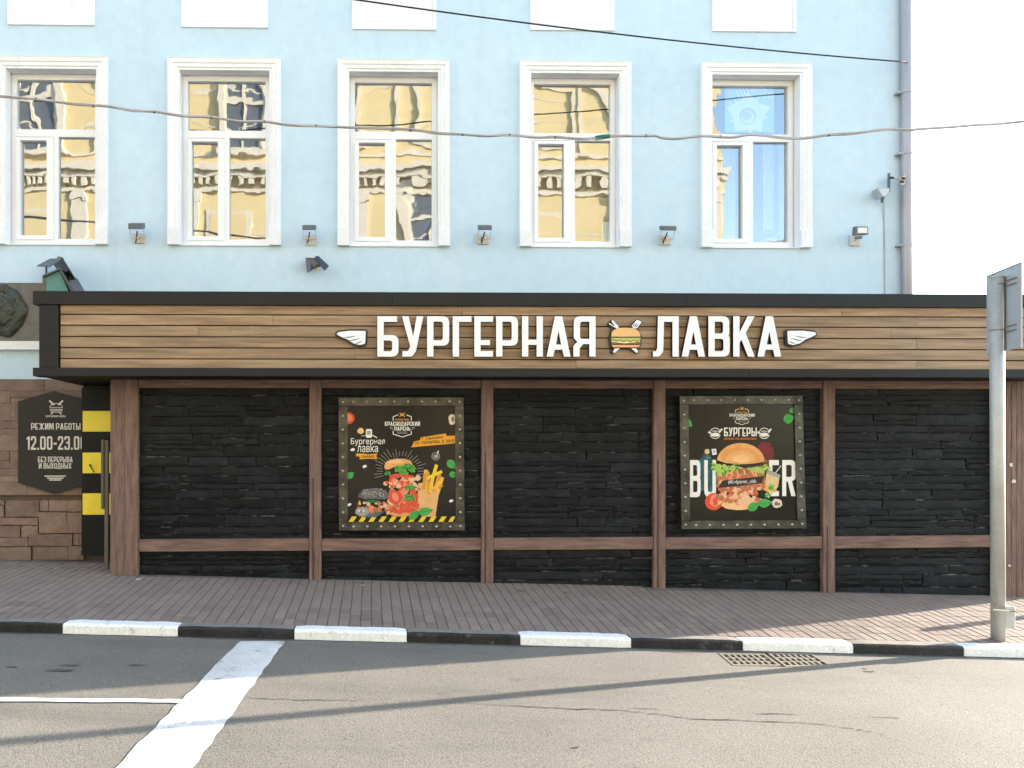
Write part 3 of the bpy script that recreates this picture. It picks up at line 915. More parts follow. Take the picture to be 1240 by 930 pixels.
# ================================================================== SHOP SIGN
YS = YC + .012
sgn = thing('shop_sign', (ax(697, YS), YS, az(434, YS)), 'raised white lettering with wings and a burger emblem on the plank canopy', 'sign')
t = .157
A_ = [[(0, 0), (.165, 0), (.203, .17), (.387, .17), (.425, 0), (.59, 0), (.385, 1), (.205, 1)], [(.233, .30), (.357, .30), (.295, .63)]]
P_ = [[(0, 0), (t, 0), (t, .27), (.545, .27, .17), (.545, 1, .17), (0, 1)], [(t, .405), (.388, .405, .07), (.388, .865, .07), (t, .865)]]
GL = {
 'Б': [[(0, 0), (.52, 0, .17), (.52, .535, .17), (t, .535), (t, .86), (.485, .86), (.485, 1), (0, 1)], [(t, .135), (.365, .135, .07), (.365, .40, .07), (t, .40)]],
 'У': [[(0, 1), (.165, 1), (.278, .50), (.365, 1), (.53, 1), (.345, .13, .10), (.25, 0, .12), (.01, 0), (.01, .135), (.15, .135, .05), (.205, .25)]],
 'Р': P_,
 'Г': [[(0, 0), (t, 0), (t, .86), (.465, .86), (.465, 1), (0, 1)]],
 'Е': [[(0, 0), (.465, 0), (.465, .14), (t, .14), (t, .285), (.39, .285), (.39, .41), (t, .41), (t, .86), (.465, .86), (.465, 1), (0, 1)]],
 'Н': [[(0, 0), (t, 0), (t, .29), (.363, .29), (.363, 0), (.52, 0), (.52, 1), (.363, 1), (.363, .42), (t, .42), (t, 1), (0, 1)]],
 'А': A_,
 'Я': [[(.553, 0), (.553, 1), (.01, 1, .17), (.01, .45, .12), (.105, .365, .03), (0, .27, .10), (0, 0), (t, 0), (t, .20, .08), (.24, .31, .06), (.396, .31), (.396, 0)],
       [(.396, .44), (.396, .865), (.167, .865, .07), (.167, .44, .07)]],
 'Л': [[(.64, 0), (.64, 1), (.125, 1), (.105, .20, .06), (.07, .13, .03), (0, .13), (0, 0), (.16, 0, .10), (.255, .13, .06), (.275, .86), (.483, .86), (.483, 0)]],
 'В': [[(0, 0), (.53, 0, .17), (.53, .49, .10), (.49, .525, .02), (.52, .56, .08), (.52, 1, .17), (0, 1)], [(t, .135), (.373, .135, .07), (.373, .44, .07), (t, .44)], [(t, .575), (.363, .575, .07), (.363, .865, .07), (t, .865)]],
 'К': [[(0, 0), (t, 0), (t, .34), (.205, .42), (.365, 0), (.53, 0), (.31, .585), (.53, 1), (.355, 1), (t, .60), (t, 1), (0, 1)]],
}
# further condensed capitals for the small lettering: each glyph is a list of groups [outer, hole, ...]
def bar_(x0, y0, x1, y1): return [[(x0, y0), (x1, y0), (x1, y1), (x0, y1)]]
def dia_(x0, y0, x1, y1, w=.17): return [[(x0, y0), (x0 + w, y0), (x1 + w, y1), (x1, y1)]]
O_ = [[(0, 0, .18), (.52, 0, .18), (.52, 1, .18), (0, 1, .18)], [(t, .135, .08), (.363, .135, .08), (.363, .865, .08), (t, .865, .08)]]
SOFT = [[(0, 0), (.5, 0, .17), (.5, .56, .17), (t, .56), (t, 1), (0, 1)], [(t, .135), (.345, .135, .07), (.345, .425, .07), (t, .425)]]
EIGHT = [[(0, 0, .16), (.52, 0, .16), (.52, .5, .08), (.5, .53), (.52, .56, .08), (.52, 1, .16), (0, 1, .16), (0, .56, .08), (.02, .53), (0, .5, .08)],
         [(t, .135, .07), (.363, .135, .07), (.363, .45, .07), (t, .45, .07)], [(t, .585, .07), (.363, .585, .07), (.363, .865, .07), (t, .865, .07)]]
THREE = [[(0, .27), (0, 0, .17), (.52, 0, .17), (.52, .5, .1), (.49, .53), (.52, .56, .1), (.52, 1, .17), (0, 1, .17), (0, .73), (t, .73), (t, .865, .06), (.363, .865, .06), (.363, .59, .06), (.16, .59), (.16, .46), (.363, .46, .06), (.363, .135, .06), (t, .135, .06), (t, .27)]]
GX = {k: [v] for k, v in GL.items()}
GX.update({
 'О': [O_], '0': [O_], 'Ь': [SOFT], 'Ы': [SOFT, bar_(.57, 0, .727, 1)], 'З': [THREE], '3': [THREE], '8': [EIGHT],
 'Ж': [bar_(.36, 0, .51, 1), dia_(0, 0, .70, 1), dia_(.70, 0, 0, 1)], 'Х': [dia_(0, 0, .37, 1), dia_(.37, 0, 0, 1)],
 'И': [bar_(0, 0, t, 1), bar_(.40, 0, .557, 1), dia_(.08, .05, .32, .95, .155)], 'Й': [bar_(0, 0, t, 1), bar_(.40, 0, .557, 1), dia_(.08, .05, .32, .95, .155), bar_(.14, 1.07, .42, 1.15)],
 'М': [bar_(0, 0, t, 1), bar_(.55, 0, .707, 1), [[(.10, 1), (.27, .15), (.44, .15), (.607, 1), (.47, 1), (.355, .45), (.24, 1)]]],
 'Т': [bar_(.16, 0, .317, .855), bar_(0, .86, .477, 1)], 'П': [[[(0, 0), (t, 0), (t, .86), (.363, .86), (.363, 0), (.52, 0), (.52, 1), (0, 1)]]],
 'Д': [[[(0, -.12), (.13, -.12), (.13, 0), (.52, 0), (.52, -.12), (.65, -.12), (.65, .13), (.58, .13), (.58, 1), (.14, 1), (.08, .13), (0, .13)], [(.22, .13), (.43, .13), (.43, .87), (.27, .87)]]],
 'С': [[[(0, 0, .18), (.52, 0, .18), (.52, .36), (.363, .36), (.363, .135, .07), (t, .135, .07), (t, .865, .07), (.363, .865, .07), (.363, .64), (.52, .64), (.52, 1, .18), (0, 1, .18)]]],
 'Ч': [[[(.36, 0), (.517, 0), (.517, 1), (.36, 1), (.36, .55), (t, .55, .06), (t, 1), (0, 1), (0, .41, .17), (.36, .41)]]],
 '1': [[[(.13, 0), (.287, 0), (.287, 1), (.17, 1), (0, .86), (0, .74), (.13, .8)]]],
 '2': [[[(0, 0), (.5, 0), (.5, .14), (.19, .14), (.5, .58, .08), (.5, 1, .17), (0, 1, .17), (0, .7), (t, .7), (t, .865, .06), (.345, .865, .06), (.345, .62, .03), (0, .15)]]],
 '4': [[[(.3, 0), (.455, 0), (.455, .2), (.52, .2), (.52, .33), (.455, .33), (.455, 1), (.26, 1), (0, .33), (0, .2), (.3, .2)], [(.14, .33), (.3, .33), (.3, .75)]]],
 '5': [[[(0, .27), (0, 0, .17), (.52, 0, .17), (.52, .62, .17), (t, .62), (t, .86), (.48, .86), (.48, 1), (0, 1), (0, .46), (.363, .49, .06), (.363, .135, .06), (t, .135, .06), (t, .27)]]],
 '9': [[[(0, .25), (0, 0, .17), (.52, 0, .17), (.52, 1, .17), (0, 1, .17), (0, .4, .17), (.363, .4), (.363, .135, .06), (t, .135, .06), (t, .25)], [(t, .535, .07), (.363, .535, .07), (.363, .865, .07), (t, .865, .07)]]],
 '.': [bar_(0, 0, .15, .15)], ',': [[[(0, -.12), (.08, -.12), (.15, .15), (0, .15)]]], '-': [bar_(0, .38, .3, .52)], '/': [dia_(0, 0, .28, 1, .13)],
 'B': [GL['В']], 'E': [GL['Е']], 'U': [[[(0, 0, .2), (.52, 0, .2), (.52, 1), (.363, 1), (.363, .135, .08), (t, .135, .08), (t, 1), (0, 1)]]],
 'R': [[[(0, 0), (t, 0), (t, .405), (.22, .405), (.36, 0), (.53, 0), (.385, .42), (.53, .46, .1), (.53, 1, .17), (0, 1)], [(t, .535), (.373, .535, .06), (.373, .865, .06), (t, .865)]]],
})
def cond_mesh(body, gap=.11):
    vs = []; fs = []; x = 0
    for ch in body:
        if ch == ' ': x += .26; continue
        gr = GX[ch]; wd = 0
        for n, loops in enumerate(gr):
            v, front, _ = extruded([[tuple(p) for p in fillet(l, 3)] for l in loops], 0)
            k = len(v) // 2; base = len(vs)
            vs += [(x + q[0], q[1], n * .00001) for q in v[:k]]; fs += [[base + i for i in f] for f in front]
            wd = max(wd, max(q[0] for q in v))
        x += wd + gap
    return vs, fs
def plate(name, loops, tf, depth, mats, parent, yback):
    """2D outline loops mapped by tf(x,y)->(X,Z); front mats[0], edge mats[1]"""
    LP = [[tf(*p) for p in lp] for lp in loops]
    vs, front, sides = extruded(LP, depth)
    mb = MB(); mb.add([(v[0], yback - v[2], v[1]) for v in vs], front + sides)
    mb.m = [0] * len(front) + [1] * len(sides)
    return mb.build(name, mats, parent, fixn=True)
def letter(ch, x0, x1, ytop, ybot):
    loops = [fillet(l) for l in GL[ch]]
    W = max(p[0] for p in loops[0]); w0 = min(p[0] for p in loops[0])
    X0, X1 = ax(x0, YS), ax(x1, YS); Z0 = az(ybot, YS, x0); Z1 = az(ytop, YS, x0)
    tf = lambda x, y: (X0 + (x - w0) / (W - w0) * (X1 - X0), Z0 + y * (Z1 - Z0))
    o = plate('letter', loops, tf, .045, ['white', 'black'], sgn, YS - .012)
    return o
for ch, a, b in (('Б', 456.9, 482.3), ('У', 486.5, 512.2), ('Р', 516.7, 543.3), ('Г', 547.5, 570), ('Е', 573.5, 596), ('Р', 599.7, 626), ('Н', 630.8, 656), ('А', 660.4, 689.2), ('Я', 692.6, 719.4),
                 ('Л', 788.3, 819.4), ('А', 822.9, 851), ('В', 855, 880.7), ('К', 884.9, 910.6), ('А', 914, 942.6)):
    letter(ch, a, b, 384, 432.6)
def pxtf(Y): return lambda x, y: (ax(x, Y), az(y, Y, x))
def offset_poly(pts, d):
    n = len(pts); out = []
    c = Vector((sum(p[0] for p in pts) / n, sum(p[1] for p in pts) / n))
    for i in range(n):
        a = Vector(pts[i - 1][:2]); p = Vector(pts[i][:2]); b = Vector(pts[(i + 1) % n][:2])
        e1 = (p - a).normalized(); e2 = (b - p).normalized()
        nn = Vector((e1.y + e2.y, -e1.x - e2.x))
        nn = nn.normalized() if nn.length > 1e-6 else Vector((e1.y, -e1.x))
        out.append(tuple(p + nn * d))
    area = sum(pts[i][0] * pts[(i + 1) % n][1] - pts[(i + 1) % n][0] * pts[i][1] for i in range(n))
    if area < 0:
        out = [tuple(Vector(pts[i][:2]) * 2 - Vector(out[i])) for i in range(n)]
    return out
wingp = [(443, 401.5, 1.5), (442.2, 417, 2), (436, 418.5, 2), (428, 416.5, 2), (420.5, 411.5, 2), (413, 408.5, 2), (407.5, 405.5, 3), (409.5, 403, 3), (424, 401.3, 4)]
def wing(mir):
    tfx = (lambda x: x) if not mir else (lambda x: 407 + 986.5 - x)
    pts = [(tfx(p[0]), p[1], p[2]) for p in wingp]
    lp = [tuple(p) for p in fillet(pts, 3)]
    back = plate('wing', [offset_poly(lp, 2.4)], pxtf(YS), .022, ['black', 'black'], sgn, YS - .008)
    plate('wing_face', [lp], pxtf(YS), .016, ['white', 'black'], back, YS - .0305)
    mb = MB(); Y = YS - .0475
    for (x0, y0, x1, y1, x2, y2) in ((416, 408.3, 424, 409, 432, 406.5), (422, 412.2, 429, 412.5, 436, 409), (430, 416.0, 435, 415.5, 439.5, 412.5)):
        P = []
        for k in range(9):
            u = k / 8; P.append((tfx(x0 * (1 - u) ** 2 + x1 * 2 * u * (1 - u) + x2 * u * u), y0 * (1 - u) ** 2 + y1 * 2 * u * (1 - u) + y2 * u * u))
        for k in range(8):
            h0 = .55 * math.sin(math.pi * min(.95, (k + .3) / 8)); h1 = .55 * math.sin(math.pi * min(.95, (k + 1.3) / 8))
            mb.face([at(P[k][0], P[k][1] - h0, Y), at(P[k + 1][0], P[k + 1][1] - h1, Y), at(P[k + 1][0], P[k + 1][1] + h1, Y), at(P[k][0], P[k][1] + h0, Y)])
    mb.build('feather_line', 'black', back, fixn=False)
wing(False); wing(True)
# burger emblem with crossed fork and spatula
M['em_bun'] = mat('emblem_bun', (.72, .42, .17), .4, var=.04)
M['em_green'] = mat('emblem_lettuce', (.36, .42, .10), .4, var=.05)
M['em_cheese'] = mat('emblem_cheese', (.72, .60, .25), .4, var=.04)
M['em_meat'] = mat('emblem_patty', (.22, .07, .045), .4, var=.05)
M['em_bun2'] = mat('emblem_base', (.66, .34, .14), .4, var=.04)
def Z8(x, y): return (720 + x / 4.276, 360 + y / 4.276)
def emb(name, pts, m, yb_, dep, parent, n=4):
    lp = [tuple(p) for p in fillet([(*Z8(p[0], p[1]), (p[2] / 4.276 if len(p) > 2 else 0)) for p in pts], n)]
    return plate(name, [lp], pxtf(YS), dep, [m, 'black'], parent, yb_)
bk = emb('emblem_back', [(70, 225, 10), (70, 205, 20), (85, 165, 40), (62, 140, 6), (84, 115, 6), (122, 150, 4), (152, 155, 20), (180, 152, 4), (215, 112, 8), (243, 128, 8), (220, 160, 6), (238, 205, 20), (238, 225, 8), (233, 262, 10), (215, 262, 5), (228, 285, 6), (215, 297, 8), (170, 266, 5), (130, 266, 5), (90, 297, 8), (76, 285, 6), (95, 262, 5), (75, 262, 10)], 'black', YS - .008, .022, sgn)
y1 = YS - .0305
emb('bun_top', [(78, 207, 4), (82, 180, 25), (110, 163, 30), (152, 161, 30), (195, 163, 30), (224, 180, 25), (230, 207, 4)], 'em_bun', y1, .016, bk)
emb('lettuce', [(78, 213), (230, 213), (230, 222, 4), (212, 231, 6), (196, 224, 5), (178, 232, 6), (160, 225, 5), (142, 232, 6), (124, 224, 5), (106, 230, 6), (92, 223, 4), (78, 224, 3)], 'em_green', y1 - .001, .018, bk)
emb('cheese', [(80, 227), (92, 226), (106, 233), (124, 227), (142, 235), (160, 228), (178, 235), (196, 227), (212, 234), (229, 226), (229, 234), (150, 242, 6), (80, 234)], 'em_cheese', y1, .015, bk)
emb('patty', [(80, 237), (148, 245), (230, 237), (229, 247, 3), (80, 247, 3)], 'em_meat', y1, .014, bk)
emb('bun_bottom', [(82, 250), (228, 250), (222, 262, 6), (88, 262, 6)], 'em_bun2', y1, .016, bk)
emb('handle', [(98, 268), (124, 267), (98, 290, 5), (86, 288, 4)], 'white', y1, .015, bk)
emb('handle', [(182, 267), (208, 268), (220, 288, 4), (208, 290, 5)], 'white', y1, .015, bk)
emb('fork', [(66, 141, 2), (72, 137), (92, 152), (95, 149), (80, 126, 2), (86, 121, 2), (118, 154, 3), (116, 162, 4), (106, 164)], 'white', y1, .015, bk)
emb('spatula', [(184, 152, 3), (212, 119, 4), (236, 131, 4), (212, 164, 3), (196, 164)], 'white', y1, .015, bk)
mb = MB()
for k in range(3):
    a = Z8(199 + k * 7.5, 150 + k * 3.2); b = Z8(211 + k * 7.5, 134 + k * 3.2)
    e = .45
    Y = y1 - .0175
    mb.face([at(a[0] - e, a[1], Y), at(a[0] + e, a[1], Y), at(b[0] + e, b[1], Y), at(b[0] - e, b[1], Y)])
mb.build('spatula_slots', 'black', bk, fixn=False)

# ================================================================== OPENING-HOURS BOARD, DOOR
YH = YB - .11
hb = thing('opening_hours_board', at(65, 598, YH), 'dark hexagonal opening hours board on the brown cladding, partly behind the striped door', 'sign')
plate('board', [[(21.8, 486), (65.3, 473.4), (108.8, 486), (108.8, 584.5), (65.3, 598), (21.8, 584.5)]], pxtf(YH), .025, ['signboard', 'black'], hb, YH + .025)
YT = YH - .002
for (tx, x0, y0, x1, y1, bo_) in (('РЕЖИМ РАБОТЫ', 37.7, 512.4, 97.5, 520.3, .006), ('12.00-23.00', 32.3, 528.3, 104.2, 544.6, .008), ('БЕЗ ПЕРЕРЫВА', 45.9, 553, 88, 559.8, .005),
                                 ('И ВЫХОДНЫХ', 47, 560.8, 86.5, 567.4, .005), ('БУРГЕРНАЯ ЛАВКА', 55.5, 502.8, 79.5, 505.2, .003)):
    mb = MB(); add_text(mb, tx, x0, y0, x1, y1, YT, bold=bo_); mb.build('lettering', 'offwhite', hb, fixn=False)
for (a, b, y) in ((54, 79.6, 576.5), (57, 77, 579), (59.5, 74.2, 581.2)):
    mb = MB(); p, q = at(a, y + .7, YT), at(b, y - .7, YT); mb.box(p.x, q.x, YT - .0005, YT + .0005, p.z, q.z); mb.build('small_print', 'offwhite', hb)
mb = MB()
def stroke(mb, pts, w_, Y, mi=None):
    for k in range(len(pts) - 1):
        a = Vector(pts[k]); b = Vector(pts[k + 1]); d = (b - a).normalized(); n = Vector((-d.y, d.x)) * w_ / 2
        a2 = a - d * w_ * .3; b2 = b + d * w_ * .3; yy = Y - .000004 * k
        mb.face([at(*(a2 - n), yy), at(*(b2 - n), yy), at(*(b2 + n), yy), at(*(a2 + n), yy)], mi)
def arc(cx, cy, rx, ry, a0, a1, n=10): return [(cx + rx * math.cos(R(a0 + (a1 - a0) * k / n)), cy - ry * math.sin(R(a0 + (a1 - a0) * k / n))) for k in range(n + 1)]
stroke(mb, arc(68, 493, 7.5, 4.5, 0, 180), .8, YT)
for y in (493.5, 495.6, 497): stroke(mb, [(60.5, y), (75.6, y)], .7, YT - .0003)
stroke(mb, [(61.5, 499), (75, 499)], .8, YT)
stroke(mb, [(60.2, 485.5), (65, 490)], 2.0, YT - .0005); stroke(mb, [(75.8, 485.5), (71, 490)], 2.0, YT - .0005)
stroke(mb, [(62, 501.5), (64.5, 498.5)], 1.2, YT - .0005); stroke(mb, [(74, 501.5), (71.5, 498.5)], 1.2, YT - .0005)
mb.build('burger_logo', 'offwhite', hb, fixn=False)

YD = YB - .22
dr = thing('striped_door', at(118, 671, YD), 'black door leaf with three yellow squares standing beside the timber post', 'door')
boxpart('leaf', 'blackdoor', dr, ax(98.6, YD), ax(150, YD), YD, YD + .045, az(671.5, YD), az(470, YD), .004)
for (a, b) in ((498, 522.8), (548, 572.8), (597, 622.7)):
    boxpart('yellow_square', 'yellow', dr, ax(100.2, YD), ax(146, YD), YD - .003, YD + .002, az(b, YD), az(a, YD))
MB().tube([at(108.5, 562.5, YD - .03), at(110.5, 566, YD - .035), at(114, 572, YD - .03)], [.012, .008, .006], 8).tube([at(109, 563, YD - .03), at(109, 563, YD + .01)], .01, 6).build('handle', 'black', dr)
YG = YF + .28
gp = thing('door_pull_post', (ax(128, YG), YG, zpave(ax(128, YG), YG)), 'slim dark brown upright bar with wider upper board in front of striped door', 'post')
boxpart('upright', 'brownmetal', gp, ax(126.3, YG), ax(131, YG), YG, YG + .04, zpave(ax(128, YG), YG), az(533, YG), .004)
boxpart('upper_board', 'brownmetal', gp, ax(122.6, YG), ax(126.0, YG), YG - .01, YG + .05, az(616, YG), az(532.5, YG), .004)

# ================================================================== POSTERS
def poster(corners, label, zx0, zy0, paint):
    YP = YF - .035
    c = [at(*p, YP) for p in corners]          # TL, TR, BR, BL
    root = thing('framed_poster', ((c[2].x + c[3].x) / 2, YP, c[3].z), label, 'poster', 'riveted steel poster frames on the shop front')
    def uv(u, v, Y=YP):
        p = (c[0].lerp(c[1], u)).lerp(c[3].lerp(c[2], u), v); return Vector((p.x, Y, p.z))
    W = (c[1] - c[0]).length; H = (c[3] - c[0]).length; fw = .098; fu, fv = fw / W, fw / H
    g = .0006
    for (u0, v0, u1, v1, dy) in ((0, 0, 1, fv, 0), (0, 1 - fv, 1, 1, 0), (0, fv + g, fu, 1 - fv - g, .002), (1 - fu, fv + g, 1, 1 - fv - g, .002)):
        mb = MB(); mb.hexa([uv(u0, v1, YP - .004 + dy), uv(u1, v1, YP - .004 + dy), uv(u1, v0, YP - .004 + dy), uv(u0, v0, YP - .004 + dy)], (0, .10, 0))
        mb.build('frame_bar', 'framesteel', root, bevel=.003)
    mb = MB(); pos = []
    for k in range(8):
        u = .115 + (.885 - .115) * k / 7; pos += [(u, fv * .48), (u, 1 - fv * .48)]
    for k in range(10):
        v = .035 + .93 * k / 9; pos += [(fu * .48, v), (1 - fu * .48, v)]
    for (u, v) in pos:
        p = uv(u, v, YP - .003); rings = []
        vs = [p + Vector((0, -.012, 0))]
        for (r_, h) in ((.010, .009), (.0155, 0)):
            vs += [p + Vector((math.cos(k * math.pi / 4) * r_, -h, math.sin(k * math.pi / 4) * r_)) for k in range(8)]
        fs = [(0, 1 + k, 1 + (k + 1) % 8) for k in range(8)] + [(1 + k, 9 + k, 9 + (k + 1) % 8, 1 + (k + 1) % 8) for k in range(8)]
        mb.add(vs, fs)
    tag(mb.build('rivets', 'rivet', root, smooth=True, fixn=True), kind='stuff')
    ys = YP + .018
    mb = MB(); mb.hexa([uv(fu * .5, 1 - fv * .5, ys), uv(1 - fu * .5, 1 - fv * .5, ys), uv(1 - fu * .5, fv * .5, ys), uv(fu * .5, fv * .5, ys)], (0, .02, 0))
    sh = mb.build('sheet', 'sheet', root)
    paint(sh, ys, lambda zx, zy: (zx0 + zx, zy0 + zy))
    return root

class Print:
    """flat ink shapes, each a hair above the one before; coordinates are picture pixels"""
    def __init__(s, Y): s.mb = MB(); s.mats = []; s.Y = Y - .0006
    def mi(s, m):
        if m not in s.mats: s.mats.append(m)
        return s.mats.index(m)
    def up(s): s.Y -= .00002; return s.Y
    def poly(s, pts, m):
        Y = s.up(); s.mb.face([at(x, y, Y) for x, y in pts], s.mi(m))
    def blob(s, cx, cy, rx, ry, m, jag=.12, n=22, a0=0, a1=360, rot=0, seed=0):
        q = random.Random(int(cx * 31 + cy * 17 + seed)); pts = []
        full = (a1 - a0) >= 360
        for k in range(n if full else n + 1):
            a = R(a0 + (a1 - a0) * k / n); r = 1 + q.uniform(-jag, jag)
            x = rx * math.cos(a) * r; y = -ry * math.sin(a) * r
            c, sn = math.cos(R(rot)), math.sin(R(rot)); pts.append((cx + x * c + y * sn, cy - x * sn + y * c))
        s.poly(pts, m)
    def line(s, pts, w_, m): stroke(s.mb, pts, w_, s.up(), s.mi(m)); s.Y -= .000004 * len(pts)
    def text(s, body, x0, y0, x1, y1, m, bold=.02, tilt=0): add_text(s.mb, body, x0, y0, x1, y1, s.up(), s.mi(m), bold, tilt); s.Y -= .00006
    def done(s, parent, name='printed_picture'):
        o = s.mb.build(name, s.mats, parent, fixn=False)
        s.mb = MB(); s.mats = []; s.up()
        return o
    def basil(s, cx, cy, rx, ry, rot):
        pts = []; c, sn = math.cos(R(rot)), math.sin(R(rot))
        for k in range(17):
            u = k / 16; pts.append((-rx + 2 * rx * u, ry * math.sin(math.pi * u ** .8)))
        for k in range(15, 0, -1):
            u = k / 16; pts.append((-rx + 2 * rx * u, -ry * math.sin(math.pi * u ** .8)))
        T = lambda p: (cx + p[0] * c + p[1] * sn, cy - p[0] * sn + p[1] * c)
        s.poly([T(p) for p in pts], 'leaf'); s.line([T((-rx * .9, 0)), T((rx * .9, 0))], .5, 'leafdark')
    def scatter(s, n, x0, x1, y0, y1, mats, r0, r1, seed, inside=None):
        q = random.Random(seed)
        for _ in range(n):
            x, y = q.uniform(x0, x1), q.uniform(y0, y1)
            if inside and not inside(x, y): continue
            s.blob(x, y, q.uniform(r0, r1), q.uniform(r0, r1) * .8, q.choice(mats), .2, 13, rot=q.uniform(0, 180), seed=_)
    def badge(s, cx, cy, k):
        """company badge: hexagon outline, emblem, two lines of lettering"""
        L = lambda pts: [(cx + x * k, cy + y * k) for x, y in pts]
        s.line(L([(-11, -5), (-11, -9.5), (-5, -11.8)]), .9 * k, 'inkwhite'); s.line(L([(5, -11.8), (11, -9.5), (11, -5)]), .9 * k, 'inkwhite')
        s.line(L([(-11, 8), (-11, 11.5), (0, 15), (11, 11.5), (11, 8)]), .9 * k, 'inkwhite')
        s.blob(cx, cy - 12 * k, 2.4 * k, 1.6 * k, 'orange', .1)
        for d in (-1, 1): s.line(L([(-3.2 * d, -14.5), (3.2 * d, -9.5)]), .8 * k, 'orange')
        s.text('БУРГЕРНАЯ ЛАВКА', cx - 8.5 * k, cy - 7.0 * k, cx + 8.5 * k, cy - 5 * k, 'orange', .01)
        s.text('КРАСНОДАРСКИЙ', cx - 21 * k, cy - 3.5 * k, cx + 21.5 * k, cy + 1.6 * k, 'inkwhite', .009)
        s.text('ПАРЕНЬ', cx - 9.5 * k, cy + 2.6 * k, cx + 9.8 * k, cy + 7.3 * k, 'inkwhite', .009)
        for d in (-1, 1):
            s.line(L([(d * 11, 4), (d * 15, 3.2), (d * 14, 5), (d * 11, 6)]), .6 * k, 'inkgrey')
        for y in (9, 10.6): s.line(L([(-6, y), (6, y)]), .6 * k, 'inkgrey')

def paint1(sheet, ys, T):
    p = Print(ys); Z = lambda x, y: (400 + x / 5.03, 470 + y / 5.03); B = lambda x, y: (415 + x / 8.552, 545 + y / 8.552)
    # hazard strip
    x0, x1 = 421, 551.5
    for k in range(11):
        a = 421.3 + k * 12.08
        q = [(a, 633), (a + 6.0, 625.6), (a + 10.5 - 3, 625.6), (min(a + 5.6, x1), 633)]
        p.poly([(a, 632.8), (a + 5.0, 625.4), (min(a + 11, x1), 625.4), (min(a + 5.8, x1), 632.8)], 'hazard')
    p.done(sheet, 'hazard_strip')
    p.blob(*Z(98, 183), 10, 7.5, 'tomato', .03, 20, -90, 90); p.blob(*Z(100, 183), 7, 5, 'tomatolight', .08, 16, -90, 90)
    p.done(sheet, 'tomato_picture')
    p.badge(*Z(438, 222), 1.0)
    p.done(sheet, 'badge_print')
    p.text('Бургерная', *Z(125, 305), *Z(332, 352), 'inkwhite', 0)
    p.done(sheet, 'lettering'); p.text('лавка', *Z(164, 352), *Z(290, 390), 'inkwhite', 0)
    p.done(sheet, 'lettering'); p.poly([Z(*q) for q in ((155, 398), (220, 400), (222, 404), (288, 398), (280, 414), (286, 432), (230, 430), (180, 434), (176, 416), (158, 416))], 'orange')
    p.text('УЛЬЯНОВСК', *Z(188, 410), *Z(270, 425), 'inkdark', 0)
    p.done(sheet, 'orange_ribbon')
    # phone and speech bubbles
    p.blob(*Z(185, 261), 3.9, 3.6, 'bunlight', .1)
    p.poly([Z(*q) for q in ((216, 255), (222, 249), (248, 249), (254, 255), (254, 296), (248, 302), (222, 302), (216, 296))], 'inkwhite')
    p.poly([Z(*q) for q in ((223, 260), (247, 260), (247, 285), (223, 285))], 'inkgrey')
    p.line([Z(190, 292), Z(212, 288)], .5, 'inkwhite'); p.line([Z(258, 288), Z(284, 302)], 1.0, 'inkwhite')
    p.done(sheet, 'phone_picture')
    # address ribbon
    p.poly([Z(*q) for q in ((494, 360), (510, 325), (545, 318), (552, 300), (690, 278), (704, 276), (708, 292), (760, 288), (760, 336))], 'orange')
    p.text('Г. УЛЬЯНОВСК,', *Z(560, 303), *Z(692, 318), 'inkdark', .01, .024)
    p.text('УЛ. ГОНЧАРОВА, Д. 38/8', *Z(516, 327), *Z(750, 346), 'inkdark', .01, .03)
    p.done(sheet, 'address_ribbon')
    # mushroom slice, round stamp
    p.blob(*Z(742, 190), 4.2, 6.4, 'mushroom', .12, 18); p.blob(*Z(745, 188), 1.6, 3.0, 'mushroomdark', .2, 12); p.done(sheet, 'mushroom_picture')
    p.line(arc(*Z(642, 415), 4.6, 4.6, 0, 360, 18), .8, 'inkgrey'); p.blob(*Z(642, 416), 3, 2.4, 'inkgrey', .2); p.line([Z(652, 400), Z(658, 382)], 1.2, 'inkwhite')
    p.done(sheet, 'stamp_print')
    # rays
    q = random.Random(5)
    for k in range(25):
        a = R(-14 + k * 208 / 24); r0 = 19.5 + q.uniform(-1.5, 1); r1 = r0 + q.uniform(5, 11)
        cx, cy = Z(422, 512)
        p.line([(cx + math.cos(a) * r0 * 1.12, cy - math.sin(a) * r0), (cx + math.cos(a) * r1 * 1.15, cy - math.sin(a) * r1)], .45, 'inkgrey')
    p.done(sheet, 'ray_lines')
    # flying leaves and petals
    for q_ in ((122, 530, 5.5, 4, 35), (738, 465, 7, 5, -50), (748, 525, 5, 4, 20)):
        p.basil(*Z(q_[0], q_[1]), *q_[2:]); p.done(sheet, 'leaf_picture')
    for (a, b) in ((136, 374), (209, 476), (116, 710), (736, 687)): p.blob(*Z(a, b), 2.8, 1.9, 'inkwhite', .15, 8, rot=20); p.done(sheet, 'petal_picture')
    # fries in a paper bag
    p.poly([B(*v) for v in ((782, 345), (845, 335), (1000, 400), (1003, 420), (955, 690), (830, 690), (770, 640))], 'bag')
    for (a, b, c, d, w_, m) in ((850, 420, 862, 215, 4.6, 'fries'), (895, 450, 880, 235, 4.4, 'friesdark'), (905, 430, 940, 255, 4.2, 'fries'), (950, 420, 1000, 260, 4.4, 'friesdark'), (985, 440, 1030, 290, 4.2, 'fries'),
                             (930, 300, 970, 160, 4.0, 'hazard'), (880, 290, 1020, 225, 3.8, 'hazard'), (840, 400, 850, 250, 3.6, 'friesdark'), (960, 400, 1000, 330, 4, 'fries'), (1000, 390, 1025, 365, 3.6, 'friesdark')):
        p.line([B(a, b), B(c, d)], w_, m)
    p.poly([B(*v) for v in ((782, 380), (850, 430), (890, 462), (930, 458), (1000, 425), (960, 690), (830, 690), (770, 640))], 'bag')
    p.done(sheet, 'fries_picture')
